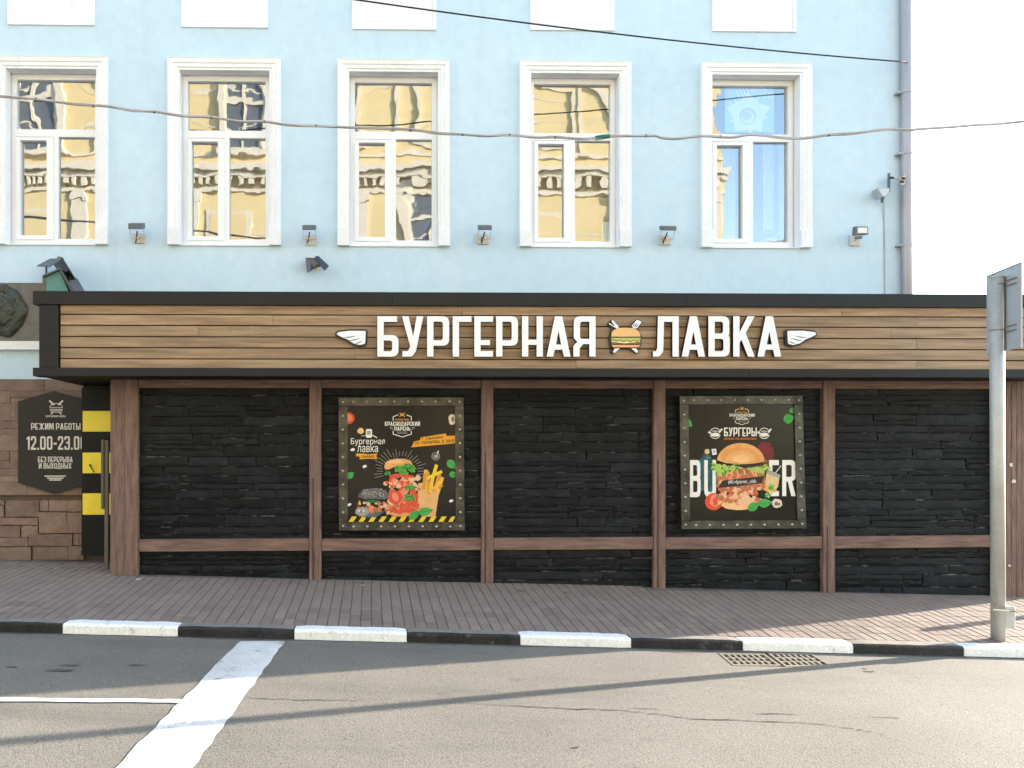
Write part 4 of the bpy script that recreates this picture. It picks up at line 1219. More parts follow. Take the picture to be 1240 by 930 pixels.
    # black burger
    p.blob(*B(270, 640), 17, 6.5, 'blackbun', .15); p.scatter(46, *[B(150, 0)[0], B(520, 0)[0]], B(0, 545)[1], B(0, 650)[1], ['meatlight', 'meat', 'fries', 'meat', 'tomatolight'], 1.4, 3.2, 11)
    p.blob(*B(200, 640), 8, 5, 'inkgrey', .2); p.scatter(10, B(140, 0)[0], B(250, 0)[0], B(0, 620)[1], B(0, 690)[1], ['inkwhite', 'blackbun', 'inkgrey'], .8, 1.9, 4)
    p.poly([B(*v) for v in [(162, 485)] + [(325 + 165 * math.cos(R(a)), 490 - 97 * math.sin(R(a))) for a in range(172, 0, -9)] + [(487, 490), (440, 512), (330, 505), (230, 510)]], 'blackbun')
    p.scatter(70, B(205, 0)[0], B(450, 0)[0], B(0, 402)[1], B(0, 485)[1], ['sesame', 'inkgrey', 'sesame', 'inkwhite'], .35, .75, 9)
    p.blob(*B(300, 530), 8, 1.6, 'leafdark', .3)
    p.done(sheet, 'black_burger_picture')
    # tall burger
    p.blob(*B(605, 660), 14, 3.4, 'bun', .05); p.scatter(60, B(470, 0)[0], B(780, 0)[0], B(0, 400)[1], B(0, 640)[1], ['tomato', 'meat', 'tomato', 'tomatolight', 'meatlight'], 2.2, 5.2, 15)
    p.blob(*B(545, 490), 8.5, 8.5, 'tomato', .05, rot=30); p.blob(*B(545, 485), 4, 6, 'tomatolight', .1, rot=30)
    p.blob(*B(695, 580), 11.5, 8.2, 'tomato', .06); p.scatter(14, B(620, 0)[0], B(780, 0)[0], B(0, 540)[1], B(0, 620)[1], ['tomatolight', 'meat'], .9, 2, 33)
    p.scatter(42, B(440, 0)[0], B(780, 0)[0], B(0, 285)[1], B(0, 385)[1], ['meatlight', 'tomato', 'tomatolight', 'meatlight', 'bunlight'], 1.8, 4.4, 18)
    p.scatter(8, B(540, 0)[0], B(680, 0)[0], B(0, 285)[1], B(0, 320)[1], ['inkdark', 'meat'], 1.2, 2.4, 28)
    p.poly([B(*v) for v in ((485, 262), (540, 245), (640, 252), (735, 262), (722, 290), (600, 280), (490, 284))], 'tomato')
    p.poly([B(*v) for v in ((430, 175), (440, 130), (490, 100), (560, 88), (640, 90), (705, 112), (725, 150), (690, 170), (560, 165), (480, 200), (440, 200))], 'bun')
    for k_ in range(5): p.blob(*B(575 - k_ * 6, 128 - k_ * 2), 15 - k_ * 2.4, 3.6 - k_ * .5, ['bun', 'bun1', 'bun2', 'bun3', 'bunlight'][k_], .02, 24)
    p.poly([B(*v) for v in ((455, 135), (500, 110), (560, 98), (620, 100), (560, 118), (490, 140))], 'bunlight')
    for (cx, cy, rx, ry, n, sd) in ((640, 195, 110, 50, 70, 41), (700, 390, 60, 28, 26, 42), (690, 495, 48, 32, 26, 43), (465, 240, 28, 14, 10, 44)):
        q = random.Random(sd)
        for _ in range(n):
            a = q.uniform(0, 6.28); r = math.sqrt(q.random())
            p.blob(*B(cx + rx * r * math.cos(a), cy + ry * r * math.sin(a)), q.uniform(1, 2.3), q.uniform(.9, 1.9), q.choice(['lettuce', 'leaf', 'leafdark', 'lettuce', 'leaf']), .35, 9, seed=_)
    p.basil(*B(745, 670), 8.5, 4.6, 38); p.basil(*B(860, 635), 9.5, 5.0, 12)
    p.done(sheet, 'burger_picture')
def paint2(sheet, ys, T):
    p = Print(ys); Z = lambda x, y: (815 + x / 5.03, 470 + y / 5.03)
    p.blob(*Z(205, 520), 12, 24, 'teal_smoke', .15, 26); p.done(sheet, 'smoke_picture'); p.blob(*Z(560, 400), 11, 15, 'red_smoke', .15, 26)
    p.done(sheet, 'smoke_picture')
    p.badge(*Z(420, 168), .72)
    p.done(sheet, 'badge_print')
    p.text('БУРГЕРЫ', *Z(311, 240), *Z(510, 293), 'inkwhite', .009)
    p.done(sheet, 'lettering'); p.text('КОТОРЫЕ ТЕБЕ ДОЛЖНЫ БЫТЬ', *Z(312, 302), *Z(508, 314), 'inkred', .006)
    p.done(sheet, 'lettering')
    for cx in (257, 556):
        p.line(arc(*Z(cx, 275), 6.3, 6.3, 20, 160, 12), .8, 'inkwhite'); p.line(arc(*Z(cx, 275), 6.3, 6.3, 200, 340, 12), .8, 'inkwhite')
        p.blob(*Z(cx, 268), 4.5, 2.2, 'inkgrey', .1, 14, 0, 180); p.blob(*Z(cx, 284), 5, 2.4, 'inkwhite', .08)
        p.line([Z(cx - 40, 268), Z(cx - 26, 276)], 2, 'inkwhite'); p.line([Z(cx + 26, 268), Z(cx + 40, 250)], 2, 'inkwhite'); p.done(sheet, 'stamp_print')
    p.poly([Z(*q) for q in ((234, 371), (262, 369), (266, 404), (240, 408))], 'inkwhite'); p.poly([Z(*q) for q in ((243, 380), (256, 379), (257, 394), (245, 395))], 'inkgrey')
    p.blob(*Z(208, 386), 3.2, 3.2, 'juice', .1); p.line([Z(205, 420), Z(230, 426)], .8, 'inkgrey')
    p.done(sheet, 'phone_picture')
    for ch, a, b in (('B', 103, 168), ('U', 190, 262), ('E', 585, 645), ('R', 665, 747)):
        p.text(ch, *Z(a, 438), *Z(b, 664 if a < 500 else 658), 'inkwhite', .014); p.done(sheet, 'lettering')
    p.basil(*Z(706, 185), 7, 6, 15); p.done(sheet, 'leaf_picture'); p.basil(*Z(728, 135), 4, 4, 80); p.done(sheet, 'leaf_picture'); p.poly([Z(*q) for q in ((96, 185), (110, 200), (117, 234), (96, 234))], 'leaf')
    p.done(sheet, 'leaf_picture')
    # drink
    p.poly([Z(*q) for q in ((572, 505), (650, 530), (640, 600), (600, 645), (552, 620))], 'juice'); p.poly([Z(*q) for q in ((572, 500), (590, 500), (655, 530), (648, 548), (570, 520))], 'inkgrey')
    p.line([Z(625, 515), Z(657, 474)], .9, 'inkwhite'); p.scatter(14, Z(560, 0)[0], Z(640, 0)[0], Z(0, 580)[1], Z(0, 660)[1], ['leaf', 'lettucelight', 'orange'], 1.5, 3, 8)
    p.done(sheet, 'drink_picture')
    # burger
    p.blob(*Z(400, 700), 23, 8.6, 'bunlight', .04, 30)
    p.blob(*Z(248, 692), 10.4, 10.6, 'tomato', .04, 24); p.blob(*Z(258, 685), 7, 7.5, 'tomatolight', .1, 18); p.blob(*Z(256, 690), 3, 5, 'tomato', .2)
    p.scatter(70, Z(285, 0)[0], Z(540, 0)[0], Z(0, 585)[1], Z(0, 700)[1], ['meat', 'meatlight', 'meatlight', 'tomatolight', 'bunlight', 'meat'], 2, 5, 51)
    p.scatter(18, Z(300, 0)[0], Z(520, 0)[0], Z(0, 600)[1], Z(0, 660)[1], ['inkdark', 'meat', 'tomato'], 1, 2.6, 52)
    p.poly([Z(*q) for q in ((262, 500), (560, 470), (560, 610), (540, 622), (275, 622))], 'meat')
    p.scatter(80, Z(275, 0)[0], Z(550, 0)[0], Z(0, 490)[1], Z(0, 620)[1], ['meat', 'meatlight', 'mushroomdark', 'meat', 'tomatolight'], 1.6, 4, 53)
    for (a, b) in ((320, 540), (352, 535), (390, 530), (432, 526), (478, 520), (500, 540)):
        p.line([Z(a, 500), Z(a + 8, b)], 1.4, 'bunlight')
    q = random.Random(61)
    for _ in range(110):
        u = q.random(); x = 240 + u * 345; y = 486 + 14 * math.sin(u * 9) - (30 if u > .9 else 0) + q.uniform(-16, 18) * (1.7 if u < .25 or u > .86 else .7)
        p.blob(*Z(x, y), q.uniform(1.3, 3.0), q.uniform(1.1, 2.4), q.choice(['lettucelight', 'lettuce', 'lettucelight', 'lettucelight']), .35, 9, seed=_)
    p.poly([Z(*q) for q in ((370, 470), (470, 455), (545, 455), (545, 470), (440, 488))], 'inkdark')
    dome = [(268, 438)] + [(412 + 145 * math.cos(R(a)), 448 - 114 * math.sin(R(a))) for a in range(172, 2, -7)] + [(556, 448), (500, 458), (412, 464), (320, 456)]
    p.poly([Z(*q) for q in dome], 'bun')
    for k_ in range(7):
        g_ = 1 - k_ * .115
        p.poly([Z(*q) for q in [(412 + 138 * g_ * math.cos(R(a)), 447 - (100 - k_ * 11) * math.sin(R(a))) for a in range(172, 2, -7)] + [(412, 456)]], ['bun', 'bun1', 'bun1', 'bun2', 'bun2', 'bun3', 'bunlight'][k_])
    p.poly([Z(*q) for q in ((275, 608), (300, 563), (560, 535), (540, 575), (565, 576), (400, 596))], 'inkdark')
    p.text('#Krdparen_ulsk', *Z(336, 560), *Z(508, 590), 'inkwhite', 0, .012)
    p.basil(*Z(492, 720), 8.2, 5.2, 32); p.basil(*Z(562, 700), 8.6, 5.4, 10)
    p.blob(*Z(634, 702), 6.2, 5.6, 'mushroom', .1, 20); p.blob(*Z(628, 704), 2.2, 2.8, 'mushroomdark', .2, 12); p.blob(*Z(645, 706), 1.6, 1.8, 'mushroomdark', .2, 10)
    p.done(sheet, 'burger_picture')
poster([(410, 481.3), (561.4, 481), (562.6, 642.5), (410.4, 642.6)], 'riveted poster of stacked burgers, fries and a yellow black hazard strip', 0, 0, paint1)
poster([(823, 479.6), (971.8, 479), (976.4, 640), (825.4, 641)], 'riveted poster of one large burger before huge white letters', 0, 0, paint2)

# ================================================================== ROOF VENT ON THE CANOPY
YV = 8.95
def V(x, y, Y=YV): return at(30 + x / 15.5, 300 + y / 15.5, Y)
vent = thing('roof_vent', V(640, 830), 'small teal ventilation shaft with dark gabled metal cap on the canopy roof', 'roof vent')
dep = .42
g = [V(405, 850), V(835, 850), V(660, 440), V(610, 455), V(405, 545)]
mb = MB(); mb.hexa(g, (0, dep, 0)); mb.build('shaft', 'teal', vent)
mb = MB(); mb.hexa([V(330, 850), V(400, 850), V(400, 540), V(330, 540)], (0, dep, 0)); mb.build('side_sheet', 'brownmetal', vent)
mb = MB(); mb.hexa([V(860, 850, YV + .2), V(955, 850, YV + .2), V(955, 690, YV + .2), V(860, 690, YV + .2)], (0, .2, 0)); mb.build('rear_box', 'lampgrey', vent)
mb = MB(); mb.hexa([V(330, 540, YV - .05), V(640, 410, YV - .05), V(680, 405, YV - .05), V(640, 380, YV - .05), V(330, 515, YV - .05)], (0, dep + .06, 0)); mb.build('verge', 'lampgrey', vent)
mb = MB(); mb.hexa([V(660, 440, YV - .05), V(880, 845, YV - .05), V(945, 845, YV - .05), V(685, 400, YV - .05)], (0, dep + .06, 0)); mb.build('verge', 'roofmetal', vent)
# gabled cap: two thin sheets, ridge running back and to the left
r0, r1 = V(720, 222, YV - .06), V(480, 218, YV + .55)
l0, l1 = V(460, 365, YV - .06), V(225, 352, YV + .55)
e0, e1 = V(962, 610, YV - .06), V(870, 612, YV + .55)
mb = MB(); mb.hexa([l0, r0, r1, l1], (0, 0, .012)); cp = mb.build('cap_sheet', 'roofmetal', vent)
mb = MB(); mb.hexa([r0, e0, V(705, 579, YV + .55), r1], (0, 0, .012)); mb.build('cap_sheet', 'roofmetal', vent)
mb = MB(); mb.tube([V(640, 190, YV + .3), V(700, 212, YV - .04)], .02, 6); mb.build('ridge', 'roofmetal', vent)
for (a, b0, b1, Y) in ((405, 365, 505, YV + .05), (850, 560, 680, YV + .05), (400, 365, 505, YV + .35)):
    mb = MB(); mb.tube([V(a, b1 + 20, Y), V(a, b0 - 25, Y)], .012, 6); mb.build('leg', 'roofmetal', vent)

# ================================================================== LAMPS ON THE BLUE WALL
def flood(px, py_, hx0, hx1, hy0, hy1, label, face=False):
    pl = [ax(px[0], YB), ax(px[1], YB)]; z0, z1 = az(py_[1], YB, px[0]), az(py_[0], YB, px[0])
    t_ = thing('floodlight', ((pl[0] + pl[1]) / 2, YB - .01, z0), label, 'floodlight', 'floodlights along the blue wall')
    boxpart('mount_plate', 'plate', t_, pl[0], pl[1], YB - .022, YB - .001, z0, z1, .004)
    Yh = YB - .26
    a, b = at(hx0, hy1, Yh), at(hx1, hy0, Yh)
    cx = (pl[0] + pl[1]) / 2; cz = (z0 + z1) / 2
    if not face:
        # slim head looking steeply down, seen on its upper edge
        mb = MB(); mb.hexa([(a.x, Yh, a.z), (b.x, Yh, a.z), (b.x, Yh, b.z), (a.x, Yh, b.z)], (0, .13, .045)); mb.build('head', 'lampgrey', t_, bevel=.006)
        mb = MB()
        mb.tube([(a.x + .004, Yh + .06, a.z + .02), (a.x + .004, Yh + .1, a.z - .085), (b.x - .004, Yh + .1, a.z - .085), (b.x - .004, Yh + .06, a.z + .02)], .0045, 6)
        mb.build('bracket', 'steel', t_)
        mb = MB(); mb.tube([((a.x + b.x) / 2, Yh + .1, a.z - .085), (cx + .02, YB - .1, cz + .02), (cx, YB - .02, cz)], .011, 8); mb.build('arm', 'plate', t_)
        mb = MB(); mb.tube([((a.x + b.x) / 2, Yh + .08, a.z + .0), (a.x + .07, Yh + .12, a.z - .06), (a.x + .05, Yh + .14, a.z - .12), (cx - .02, YB - .03, cz + .02)], .008, 6); mb.build('flex', 'black', t_)
    else:
        mb = MB(); mb.hexa([(a.x, Yh, a.z), (b.x, Yh, a.z + .01), (b.x + .0, Yh, b.z), (a.x + .01, Yh, b.z)], (-.012, .06, .01)); mb.build('head', 'lampgrey', t_, bevel=.008)
        m = .028
        mb = MB(); mb.hexa([(a.x + m, Yh - .003, a.z + m), (b.x - m * .7, Yh - .003, a.z + m), (b.x - m * .7, Yh - .003, b.z - m * .6), (a.x + m, Yh - .003, b.z - m * .6)], (0, .006, 0)); mb.build('lens', 'lampglass', t_)
        mb = MB(); mb.tube([((a.x + b.x) / 2, Yh + .05, a.z - .005), (cx + .05, YB - .12, cz + .045), (cx, YB - .02, cz)], .011, 8); mb.build('arm', 'plate', t_)
        mb = MB(); mb.box(a.x + .02, a.x + .10, Yh + .02, Yh + .05, a.z - .03, a.z - .005); mb.build('bracket', 'lampgrey', t_)
flood((162, 176), (282.7, 295), 155, 172, 270.5, 277.5, 'slim grey floodlight on the blue wall right of the window nearest the plaque')
flood((369.7, 383), (284.5, 297), 366, 382.3, 273, 278.5, 'slim grey floodlight on the blue wall directly above the tilted spotlight')
flood((578, 592), (284, 296), 580, 595.8, 273, 278.5, 'slim grey floodlight above the plank canopy letters РН of the first word')
flood((798, 812), (285, 297), 803, 819.5, 274, 279.2, 'slim grey floodlight beside the window with the blue star poster')
flood((1028, 1040.3), (285, 298), 1035.8, 1052, 274, 285, 'floodlight with pale front glass turned outward beside the corner downpipe', face=True)

# tilted spotlight
YL = YB - .1
def S7(x, y, Y=YL): return at(340 + x / 7.75, 260 + y / 7.75, Y)
sp = thing('tilted_spotlight', S7(300, 560, YB), 'tilted grey box spotlight with open flap under a slim floodlight', 'spotlight')
mb = MB(); mb.hexa([S7(240, 470), S7(280, 500), S7(370, 470), S7(375, 430), S7(330, 405), S7(232, 400)], (0, .09, 0)); mb.build('housing', 'roofmetal', sp, bevel=.004)
mb = MB(); mb.hexa([S7(245, 545, YL - .02), S7(285, 520, YL - .02), S7(272, 425, YL - .02), S7(232, 400, YL - .02)], (0, .02, 0)); mb.build('side_bracket', 'lampgrey', sp)
mb = MB(); mb.hexa([S7(260, 480, YL - .012), S7(300, 495, YL - .012), S7(362, 462, YL - .012), S7(322, 420, YL - .012), S7(262, 418, YL - .012)], (0, .01, 0)); mb.build('reflector', 'lampgrey', sp)
mb = MB(); mb.hexa([S7(410, 530, YL - .16), S7(450, 485, YL - .16), S7(350, 390, YL - .04), S7(318, 400, YL - .04)], (0, .012, .012)); mb.build('flap', 'roofmetal', sp)
mb = MB(); mb.tube([S7(285, 460, YL - .03), S7(300, 500, YL - .03), S7(280, 530, YL - .02)], .007, 6); mb.build('flex', 'black', sp)
mb = MB(); mb.tube([S7(348, 505, YL - .03), S7(348, 505, YL - .008)], .016, 10); mb.build('indicator', 'yellow', sp)

# wedge shaped wall lamp with cable and insulator bracket at the corner
YW = YB - .16
def S6(x, y, Y=YW): return at(1000 + x / 7.75, 190 + y / 7.75, Y)
wl = thing('wall_lamp', S6(545, 430, YB), 'grey wedge shaped lamp on a short upright near the downpipe', 'wall lamp')
mb = MB()
ring = [(472, 285), (520, 275), (600, 282), (598, 330), (555, 372), (535, 372)]
mb.hexa([S6(535, 375), S6(560, 372), S6(600, 330), S6(600, 290), S6(480, 290)], (0, .12, 0)); mb.build('shade', 'sheetback', wl, bevel=.008)
mb = MB(); mb.tube([S6(540, 370, YW + .06), S6(530, 400, YW + .07), S6(528, 430, YW + .08)], [.02, .018, .016], 8); mb.build('neck', 'lampgrey', wl)
mb = MB(); mb.tube([S6(592, 330, YW + .06), S6(592, 155, YW + .06)], .016, 8); mb.build('upright', 'lampgrey', wl)
mb = MB(); mb.tube([S6(592, 205, YW + .06), S6(600, 205, YB)], .012, 6); mb.build('wall_arm', 'steel', wl)
mb = MB(); mb.tube([S6(545, 430, YB - .03), S6(546, 560, YB - .008), S6(550, 700, YB - .008), S6(552, 930, YB - .008), S6(553, 1330, YB - .008)], .0065, 6); mb.build('flex', 'cable', wl)
ib = thing('cable_bracket', S6(720, 250, YB - .1), 'small metal bracket with black insulators on the corner downpipe', 'bracket')
mb = MB(); mb.tube([S6(605, 198, YB - .12), S6(740, 212, YB - .14)], .009, 6); mb.build('rod', 'steel', ib)
for (x, y) in ((620, 196), (728, 200), (718, 232)):
    mb = MB(); mb.tube([S6(x - 14, y, YB - .15), S6(x + 14, y, YB - .15)], [.016, .013], 8); mb.build('insulator', 'black', ib)
mb = MB(); mb.hexa([S6(705, 262, YB - .142), S6(745, 258, YB - .142), S6(748, 170, YB - .142), S6(700, 195, YB - .142)], (0, .006, 0)); mb.build('plate', 'plate', ib)

# ================================================================== CABLES
def cat(pts, n=4):
    out = []
    for i in range(len(pts) - 1):
        p0, p1, p2, p3 = pts[max(i - 1, 0)], pts[i], pts[i + 1], pts[min(i + 2, len(pts) - 1)]
        for k in range(n):
            t_ = k / n
            out.append(.5 * ((2 * p1) + (p2 - p0) * t_ + (2 * p0 - 5 * p1 + 4 * p2 - p3) * t_ ** 2 + (3 * p1 - p0 - 3 * p2 + p3) * t_ ** 3))
    return out + [pts[-1]]
CAB = [(-500, 80), (-200, 101), (0, 116.8), (45, 120), (93, 126.5), (130, 128.7), (160, 133.5), (190, 135.5), (222, 140.5), (255, 141.7), (290, 147), (320, 147.2), (350, 151.5), (383, 152.5), (440, 155), (497, 156.8), (530, 161.5), (560, 162.7), (590, 164.7),
       (617, 163.3), (650, 166.5), (672, 166), (700, 168), (725, 166.8), (737, 165), (780, 164.5), (795, 164.6), (801, 166.8), (820, 168), (850, 164.6), (885, 166.4), (910, 163), (950, 167), (975, 167.2), (1003, 163.5), (1030, 162), (1065, 157.2), (1085, 156.5), (1103, 157.5), (1112, 156.3), (1150, 154), (1180, 151.5), (1205, 150.2), (1240, 147), (1500, 120), (1900, 70)]
YA = 7.6
mb = MB(); mb.tube(cat([at(x, y, YA) for x, y in CAB]), .0135, 8)
cb = tag(mb.build('overhead_cable', 'cable', smooth=True), 'thick grey lumpy cable bundle strung in front of the blue windows', 'cable')
# thin second strand wrapped along it, green tape and tie bands
q = random.Random(8)
mb = MB(); mb.tube(cat([at(x, y + q.uniform(-1.6, 1.6), YA - .012) for x, y in CAB]), .005, 6); mb.build('thin_strand', 'cable', cb, smooth=True)
mb = MB(); mb.tube([at(721, 167.3, YA), at(729, 166.0, YA), at(738, 164.9, YA)], [.021, .023, .019], 10); mb.build('tape', 'greentape', cb)
for (x, y) in ((44, 120), (113, 128.2), (187, 135.5), (256, 142), (320, 147.4), (383, 152.6), (497, 157), (560, 162.8), (617, 163.6), (672, 166.2), (782, 164.6), (872, 165.6), (1003, 163.7)):
    mb = MB(); mb.tube([at(x - .9, y, YA), at(x + .9, y, YA)], .0145, 8); mb.build('tie_band', 'black', cb)
a, b = at(1099, 75.2, YB - .14), at(437, .5, 8.2)
d = b - a; P = []
for k in range(41):
    u = k / 40 * 1.9
    p = a + d * u; p.z += .22 * ((u - .5) ** 2 - .25) * 1.0 if u < 1 else .22 * ((u - .5) ** 2 - .25)
    P.append(p)
mb = MB(); mb.tube(P, .0085, 6); tag(mb.build('black_wire', 'blackcable', smooth=True), 'thin black wire running down to the corner downpipe', 'cable')

# ================================================================== SIGNPOST
YP_ = 7.19
bx_ = ax(1207.3, YP_); zb_ = zpave(bx_, YP_)
st = thing('sign_post', (bx_, YP_, zb_), 'grey steel post carrying a road sign seen from behind, by the kerb', 'sign post')
tp = at(1207.3, 336, YP_).z
mb = MB(); mb.tube([(bx_ + .012, YP_, zb_ - .02), (bx_ - .004, YP_, tp)], .0585, 20); po = mb.build('pole', 'steel', st, smooth=True)
for e in po.data.polygons:
    if len(e.vertices) > 4: e.use_smooth = False
mb = MB(); mb.tube([(bx_ - .004, YP_, tp), (bx_ - .004, YP_, tp + .006)], .062, 20); mb.build('cap', 'sheetback', st)
# sign plate, nearly edge-on, back to the street
pl0 = Vector((ax(1195, 7.46), 7.46, 0)); pl1 = Vector((ax(1236, 6.90), 6.90, 0))
zt0, zt1 = az(331, 7.46, 1195), az(320, 6.9, 1236); zb0_, zb1_ = az(427, 7.46, 1195), az(423.5, 6.9, 1236)
n_ = (pl1 - pl0).cross(Vector((0, 0, 1))).normalized()
if n_.x < 0: n_ = -n_
zt_ = (zt0 + zt1) / 2; zb2 = (zb0_ + zb1_) / 2
pc = Vector((bx_, YP_, 0))
for _ in range(60):          # swing the near edge until the plate clears the pole
    n_ = (pl1 - pl0).cross(Vector((0, 0, 1))).normalized()
    if n_.x < 0: n_ = -n_
    if (pl0 - pc).dot(n_) > .060: break
    pl1.x += .004; pl0.x += .002
mb = MB(); mb.hexa([(pl0.x, pl0.y, zb2), (pl1.x, pl1.y, zb2), (pl1.x, pl1.y, zt_), (pl0.x, pl0.y, zt_)], n_ * .004)
mb.build('sign_plate', 'sheetback', st, bevel=0)
u_ = (pl1 - pl0).normalized()
for (z0, z1, pa, pb) in ((zt_ - .006, zt_, 0, 1), (zb2, zb2 + .006, 0, 1)):
    mb = MB(); q0 = pl0 - n_ * .0006; q1 = pl1 - n_ * .0006
    mb.hexa([(q0.x, q0.y, z0), (q1.x, q1.y, z0), (q1.x, q1.y, z1), (q0.x, q0.y, z1)], -n_ * .008); mb.build('plate_rim', 'sheetback', st)
for base in (pl0, pl1 - u_ * .006):
    mb = MB(); q0 = base - n_ * .0006; q1 = q0 + u_ * .006
    mb.hexa([(q0.x, q0.y, zb2 + .0065), (q1.x, q1.y, zb2 + .0065), (q1.x, q1.y, zt_ - .0065), (q0.x, q0.y, zt_ - .0065)], -n_ * .0075); mb.build('plate_rim', 'sheetback', st)
for y in (345, 400):
    zc_ = az(y, YP_, 1207)
    mb = MB(); mb.tube([(bx_, YP_, zc_ - .007), (bx_, YP_, zc_ + .007)], .0605, 20); cl_ = mb.build('clamp', 'grate', st)
    mid2 = pl0.lerp(pl1, .62)
    for dz in (-.024, .024):
        p0 = Vector((bx_, YP_, zc_ + dz)) - u_ * .0 + n_ * .05; p1 = p0 + u_ * .21 + n_ * .0
        mb = MB(); mb.tube([p0 + u_ * .05, p1], .005, 6); mb.build('bolt', 'grate', cl_)
# junction box strapped to the post
jb0, jb1 = at(1217.2, 761, YP_ - .05), at(1230.5, 734.5, YP_ - .05)
jb = thing('junction_box', ((jb0.x + jb1.x) / 2, YP_, jb0.z), 'small weathered grey junction box strapped low on the sign post', 'junction box')
mb = MB(); mb.hexa([(jb0.x, YP_ - .05, jb0.z), (jb1.x - .006, YP_ - .05, jb0.z), (jb1.x, YP_ - .05, jb1.z - .02), (jb1.x - .01, YP_ - .05, jb1.z), (jb0.x, YP_ - .05, jb1.z - .005)], (.01, .11, 0)); mb.build('case', 'steel', jb, bevel=.008)
mb = MB(); mb.box(jb0.x - .002, jb1.x + .002, YP_ - .054, YP_ + .064, jb1.z - .05, jb1.z - .04); mb.build('lid_seam', 'grate', jb)
sa_, sb_ = at(1203, 738.2, YP_ - .064), at(1219, 739.5, YP_ - .064)
mb = MB(); mb.tube([sa_, sb_, (jb0.x + .03, YP_ - .057, sb_.z - .005)], .009, 6); mb.build('strap', 'plate', jb)
mb = MB(); mb.tube([(jb0.x + .01, YP_, jb0.z + .01), (jb0.x + .004, YP_ - .01, jb0.z - .09), (jb0.x + .03, YP_ - .02, zb_ - .01)], .009, 6); mb.build('conduit', 'grate', jb)

# bollard just beyond the end of the shop
bo = thing('bollard', (8.05, 8.38, zpave(8.05, 8.38)), 'short grey steel bollard beyond the end of the shop wall', 'bollard')
z_ = zpave(8.05, 8.38)
mb = MB(); mb.tube([(8.05, 8.38, z_ - .03), (8.05, 8.38, z_ + .58), (8.05, 8.38, z_ + .62)], [.05, .05, .03], 14); mb.build('shaft', 'steel', bo, smooth=True)
mb = MB(); mb.tube([(8.05, 8.38, z_ - .02), (8.05, 8.38, z_ + .03)], .075, 14); mb.build('foot', 'steel', bo)

# paper scraps and stickers on the broad end post
for (x, y, w_, h_, lab) in ((1224.5, 563, .045, .05, 'torn square sticker remnant on the broad end post'), (1228, 583, .06, .05, 'pale round sticker remnant on the broad end post below the torn square'), (1222.5, 685, .032, .03, 'tiny white paper scrap low on the broad end post')):
    c = at(x, y, YF - .008); q = random.Random(int(x)); pts = []
    for k in range(11):
        a = 2 * math.pi * k / 11; r = q.uniform(.7, 1.1); pts.append((c.x + w_ / 2 * math.cos(a) * r, c.y, c.z + h_ / 2 * math.sin(a) * r))
    mb = MB(); mb.hexa(pts, (0, .003, 0)); tag(mb.build('sticker', 'offwhite'), lab, 'sticker')
# litter on the pavement
for (x, y, Yp) in ((167, 708, 8.45), (630, 716, 8.4), (685, 717, 8.38), (440, 712, 8.45)):
    c = at(x, y, Yp); c.z = zpave(c.x, Yp) + .002; q = random.Random(x); pts = []
    for k in range(9):
        a = 2 * math.pi * k / 9; pts.append((c.x + math.cos(a) * .045 * q.uniform(.5, 1), c.y + math.sin(a) * .03 * q.uniform(.5, 1), c.z + q.uniform(0, .006)))
    MB().face(pts).build('litter_scrap', 'paper' if x in (167, 440) else 'grime', pave)

# ================================================================== THINGS INSIDE THE WINDOWS
c5 = wc[5]; yi = YB + .20
stk = thing('window_poster', at(905, 165, yi), 'pale blue star emblem poster with dates inside the upper window pane', 'poster')
a, b = at(878, 160, yi), at(937.5, 102, yi)
boxpart('poster_sheet', 'stickerblue', stk, a.x, b.x, yi, yi + .003, a.z, b.z)
p = Print(yi)
def star(cx, cy, r0, r1, n, m, rot=0):
    pts = []
    for k in range(2 * n):
        a_ = math.pi * k / n + rot; r = r0 if k % 2 == 0 else r1
        pts.append((cx + r * math.cos(a_), cy + r * .95 * math.sin(a_)))
    p.poly(pts, m)
star(906, 138, 28, 19, 5, 'stickerpale', -math.pi / 2); star(906, 138, 25, 15, 10, 'stickerpale', .2)
p.blob(905.5, 140.5, 10.5, 10.5, 'stickergrey', .02, 28); p.blob(905.5, 142, 8, 8, 'stickerpale', .06, 24); p.blob(904, 140, 6.5, 5.5, 'stickergrey', .1, 20)
for k in range(4): p.line([(889 + k * 4.6, 103.5), (896 + k * 4.0, 118)], 1.5, 'paper')
p.text('1945', 909, 106, 928, 111, 'paper', .01); p.text('2015', 918, 112.5, 937, 118, 'paper', .01)
p.done(stk, 'poster_print')
yj = YB + .26
pt = thing('potted_plant', at(936, 293, yj), 'bluish green potted plant on the window sill below the star poster', 'potted plant')
c = at(936, 293, yj)
mb = MB(); mb.tube([(c.x, yj + .1, c.z - .02), (c.x, yj + .1, c.z + .06)], [.075, .1], 14); mb.build('pot', 'pot', pt)
q = random.Random(5); mb = MB()
for k in range(64):
    a_ = q.uniform(0, 2 * math.pi); el = q.uniform(.15, 1.3); L_ = q.uniform(.12, .21)
    o_ = Vector((c.x, yj + .1, c.z + .05)); d_ = Vector((math.cos(a_) * math.cos(el), math.sin(a_) * math.cos(el) * .5, math.sin(el)))
    s_ = d_.cross(Vector((0, 1, .2))).normalized() * .02
    tip = o_ + d_ * L_ + Vector((0, 0, -.03))
    mb.face([o_, o_ + d_ * L_ * .5 + s_, tip, o_ + d_ * L_ * .5 - s_])
mb.build('foliage', 'plant', pt, fixn=False)
shelf = boxpart('window_board', 'upvc', None, c5 - .6, c5 + .6, YB + .183, YB + .55, zb - .05, zb - .021); tag(shelf, 'white inner window board under the potted plant', 'window board')
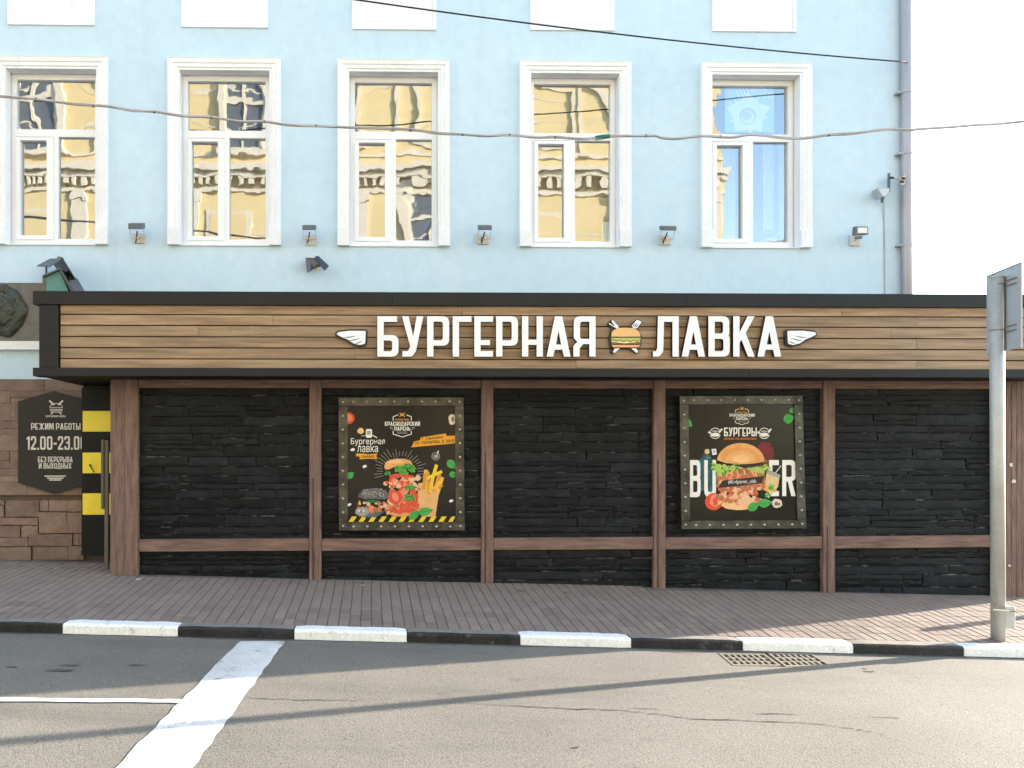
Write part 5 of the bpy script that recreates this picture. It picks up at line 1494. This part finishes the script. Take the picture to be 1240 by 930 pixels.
# light vertical drapes behind the last window
for (xa, xb, mm, nm, lab) in ((873, 890, 'curtain', 'drape', 'narrow grey drape behind the opening sash below the star poster'), (924, 936, 'curtain', 'drape', 'wide grey drape behind the fixed lower pane with the plant'), (943, 953, 'paper', 'drape', 'bright white drape strip beside the plant in the lower pane')):
    a, b = at(xa, 290, YB + .5), at(xb, 170, YB + .5); mb = MB(); n = 12; vs = []
    for k in range(n + 1):
        x = a.x + (b.x - a.x) * k / n; y = YB + .5 + .02 * math.sin(k * 1.9)
        vs += [(x, y, a.z - .1), (x, y, b.z + .1)]
    mb.add(vs, [(2 * k, 2 * k + 2, 2 * k + 3, 2 * k + 1) for k in range(n)]); tag(mb.build(nm, mm, smooth=True, fixn=False), lab, 'curtain')
a, b = at(729.5, 292, YB + .185), at(739.5, 269, YB + .185)
tag(MB().box(a.x, b.x, YB + .183, YB + .185, a.z, b.z).build('paper_note', 'paper'), 'blank white paper note in a lower window corner', 'paper')

# ================================================================== YELLOW BUILDING ACROSS THE STREET (seen in the window glass)
YO = -7.5
yb = thing('yellow_building', (-9, YO - 4, zroad(-9)), 'ochre yellow building with cream mouldings across the street, mirrored in the windows', 'building')
X0, X1 = -34.0, 12.4
mb = MB(); mb.box(X0, X1, YO - 9, YO, -1, 17.2); mb.build('wall', 'ochre', yb)
def band(z0, z1, d, m='cream', nm='cornice'):
    return MB().box(X0 - d, X1 + d * .5, YO + .001, YO + d, z0, z1).build(nm, m, yb)
for (z0, z1, d) in ((11.25, 11.42, .22), (11.43, 11.62, .38), (10.72, 10.86, .08), (8.05, 8.22, .16), (4.4, 4.6, .18), (15.9, 16.1, .25), (16.11, 16.5, .5), (0.0, .9, .06), (12.0, 12.1, .06)): band(z0, z1, d)
mb = MB(); x = X0 + .2
while x < X1 - .2:
    mb.box(x, x + .16, YO + .001, YO + .2, 10.95, 11.24); x += .36
tag(mb.build('dentils', 'cream', yb), kind='stuff')
def ywin():
    w_, h_ = .62, 1.15
    s = MB()
    for (x0, x1, z0, z1, d) in ((-w_ - .22, -w_, -.1, 2 * h_ + .05, .09), (w_, w_ + .22, -.1, 2 * h_ + .05, .09), (-w_ - .3, w_ + .3, -.28, -.101, .2)):
        s.box(x0, x1, .001, d, z0, z1)
    # arched head
    for k in range(12):
        a0, a1 = math.pi * k / 12, math.pi * (k + 1) / 12
        q = []
        for (a, r) in ((a0, w_), (a1, w_), (a1, w_ + .24), (a0, w_ + .24)):
            q.append((math.cos(a) * r, .10, 2 * h_ + .051 + math.sin(a) * r * .75))
        s.hexa(q, (0, -.098, 0))
    s.box(-.12, .12, .101, .18, 2 * h_ + .45, 2 * h_ + .85)
    f = MB()
    for (x0, x1, z0, z1) in ((-w_, -w_ + .08, -.1, 2 * h_), (w_ - .08, w_, -.1, 2 * h_), (-.05, .05, -.1, 2 * h_), (-w_ + .081, -.051, 1.5, 1.6), (.051, w_ - .081, 1.5, 1.6)): f.box(x0, x1, .012, .05, z0, z1)
    g_ = MB().face([(-w_, .010, -.1), (w_, .010, -.1), (w_, .010, 2 * h_ + .05), (-w_, .010, 2 * h_ + .05)])
    def bm_(m, mt, nm):
        me = bpy.data.meshes.new(nm); me.from_pydata(m.v, [], m.f); me.materials.append(M[mt]); return me
    return bm_(s, 'cream', 'window'), bm_(f, 'cream', 'mullion'), bm_(g_, 'darkglass', 'pane')
ms, mf, mg = ywin()
rows = {1.3: [10, 5.5, 1, -3.5, -8, -12.5, -17, -21.5, -26, -30.5], 5.2: [10, 5.5, 1, -3.5, -8, -12.5, -17, -21.5, -26, -30.5],
        8.35: [2.0, -2.3, -8.3, -14.4, -17.5, -22, -26.5, -31], 12.3: [-4.5, -11.6, -18.5, -22.5, -27, -31]}
for zf_ in rows:
    for X in rows[zf_]:
        o = put('window', ms, yb, (X, YO, zf_)); put('mullion', mf, o, (X, YO, zf_)); put('pane', mg, o, (X, YO, zf_))
for X in (12.0, 8.6, 4.3, -.4, -6.3, -10.2, -13.2, -20, -24.2, -29):
    MB().box(X - .24, X + .24, YO + .001, YO + .075, 4.61, 10.4).build('pilaster', 'cream', yb)
    MB().box(X - .3, X + .3, YO + .001, YO + .11, 10.41, 10.719).build('pilaster_cap', 'cream', yb)
for X in (9.9, 6.2, 2.4, -1.2, -8.2, -14.8, -20.3):
    for (x0, x1, z0, z1) in ((-.95, .95, 14.6, 14.72), (-.95, .95, 12.3, 12.42), (-.95, -.83, 12.421, 14.599), (.83, .95, 12.421, 14.599)):
        MB().box(X + x0, X + x1, YO + .001, YO + .06, z0, z1).build('moulding', 'cream', yb)
for X in (9.6, 6.4, -5, -11.7, -20.5):
    MB().box(X - .8, X + .8, YO + .001, YO + .04, 8.8, 10.1).build('panel', 'cream', yb)
    MB().box(X - .62, X + .62, YO + .041, YO + .05, 8.98, 9.92).build('panel_field', 'ochre', yb)
for z_ in (13.2, 14.1, 9.3, 8.75, 15.2):       # rustication joints
    MB().box(X0, X1, YO + .001, YO + .012, z_, z_ + .045).build('string_line', 'cream', yb)
for X in (10.6, 7.4, 5.1, .9, -.9, -3.0, -6.9, -9.6, -12.9, -15.4):
    MB().box(X - .07, X + .07, YO + .001, YO + .05, 12.11, 15.88).build('moulding', 'cream', yb)
for k in range(30):          # arch moulding over the right-hand blind bay
    a0, a1 = math.pi * k / 30, math.pi * (k + 1) / 30
    mbq = [(6.6 + math.cos(a) * r_, YO + .08, 13.0 + math.sin(a) * r_) for a, r_ in ((a0, 2.0), (a1, 2.0), (a1, 2.25), (a0, 2.25))]
    MB().hexa(mbq, (0, -.079, 0)).build('arch_stone', 'cream', yb)
MB().box(X0 - .3, X1 + .2, YO - 9, YO + .45, 16.501, 16.6).build('roof', 'roofgrey', yb)
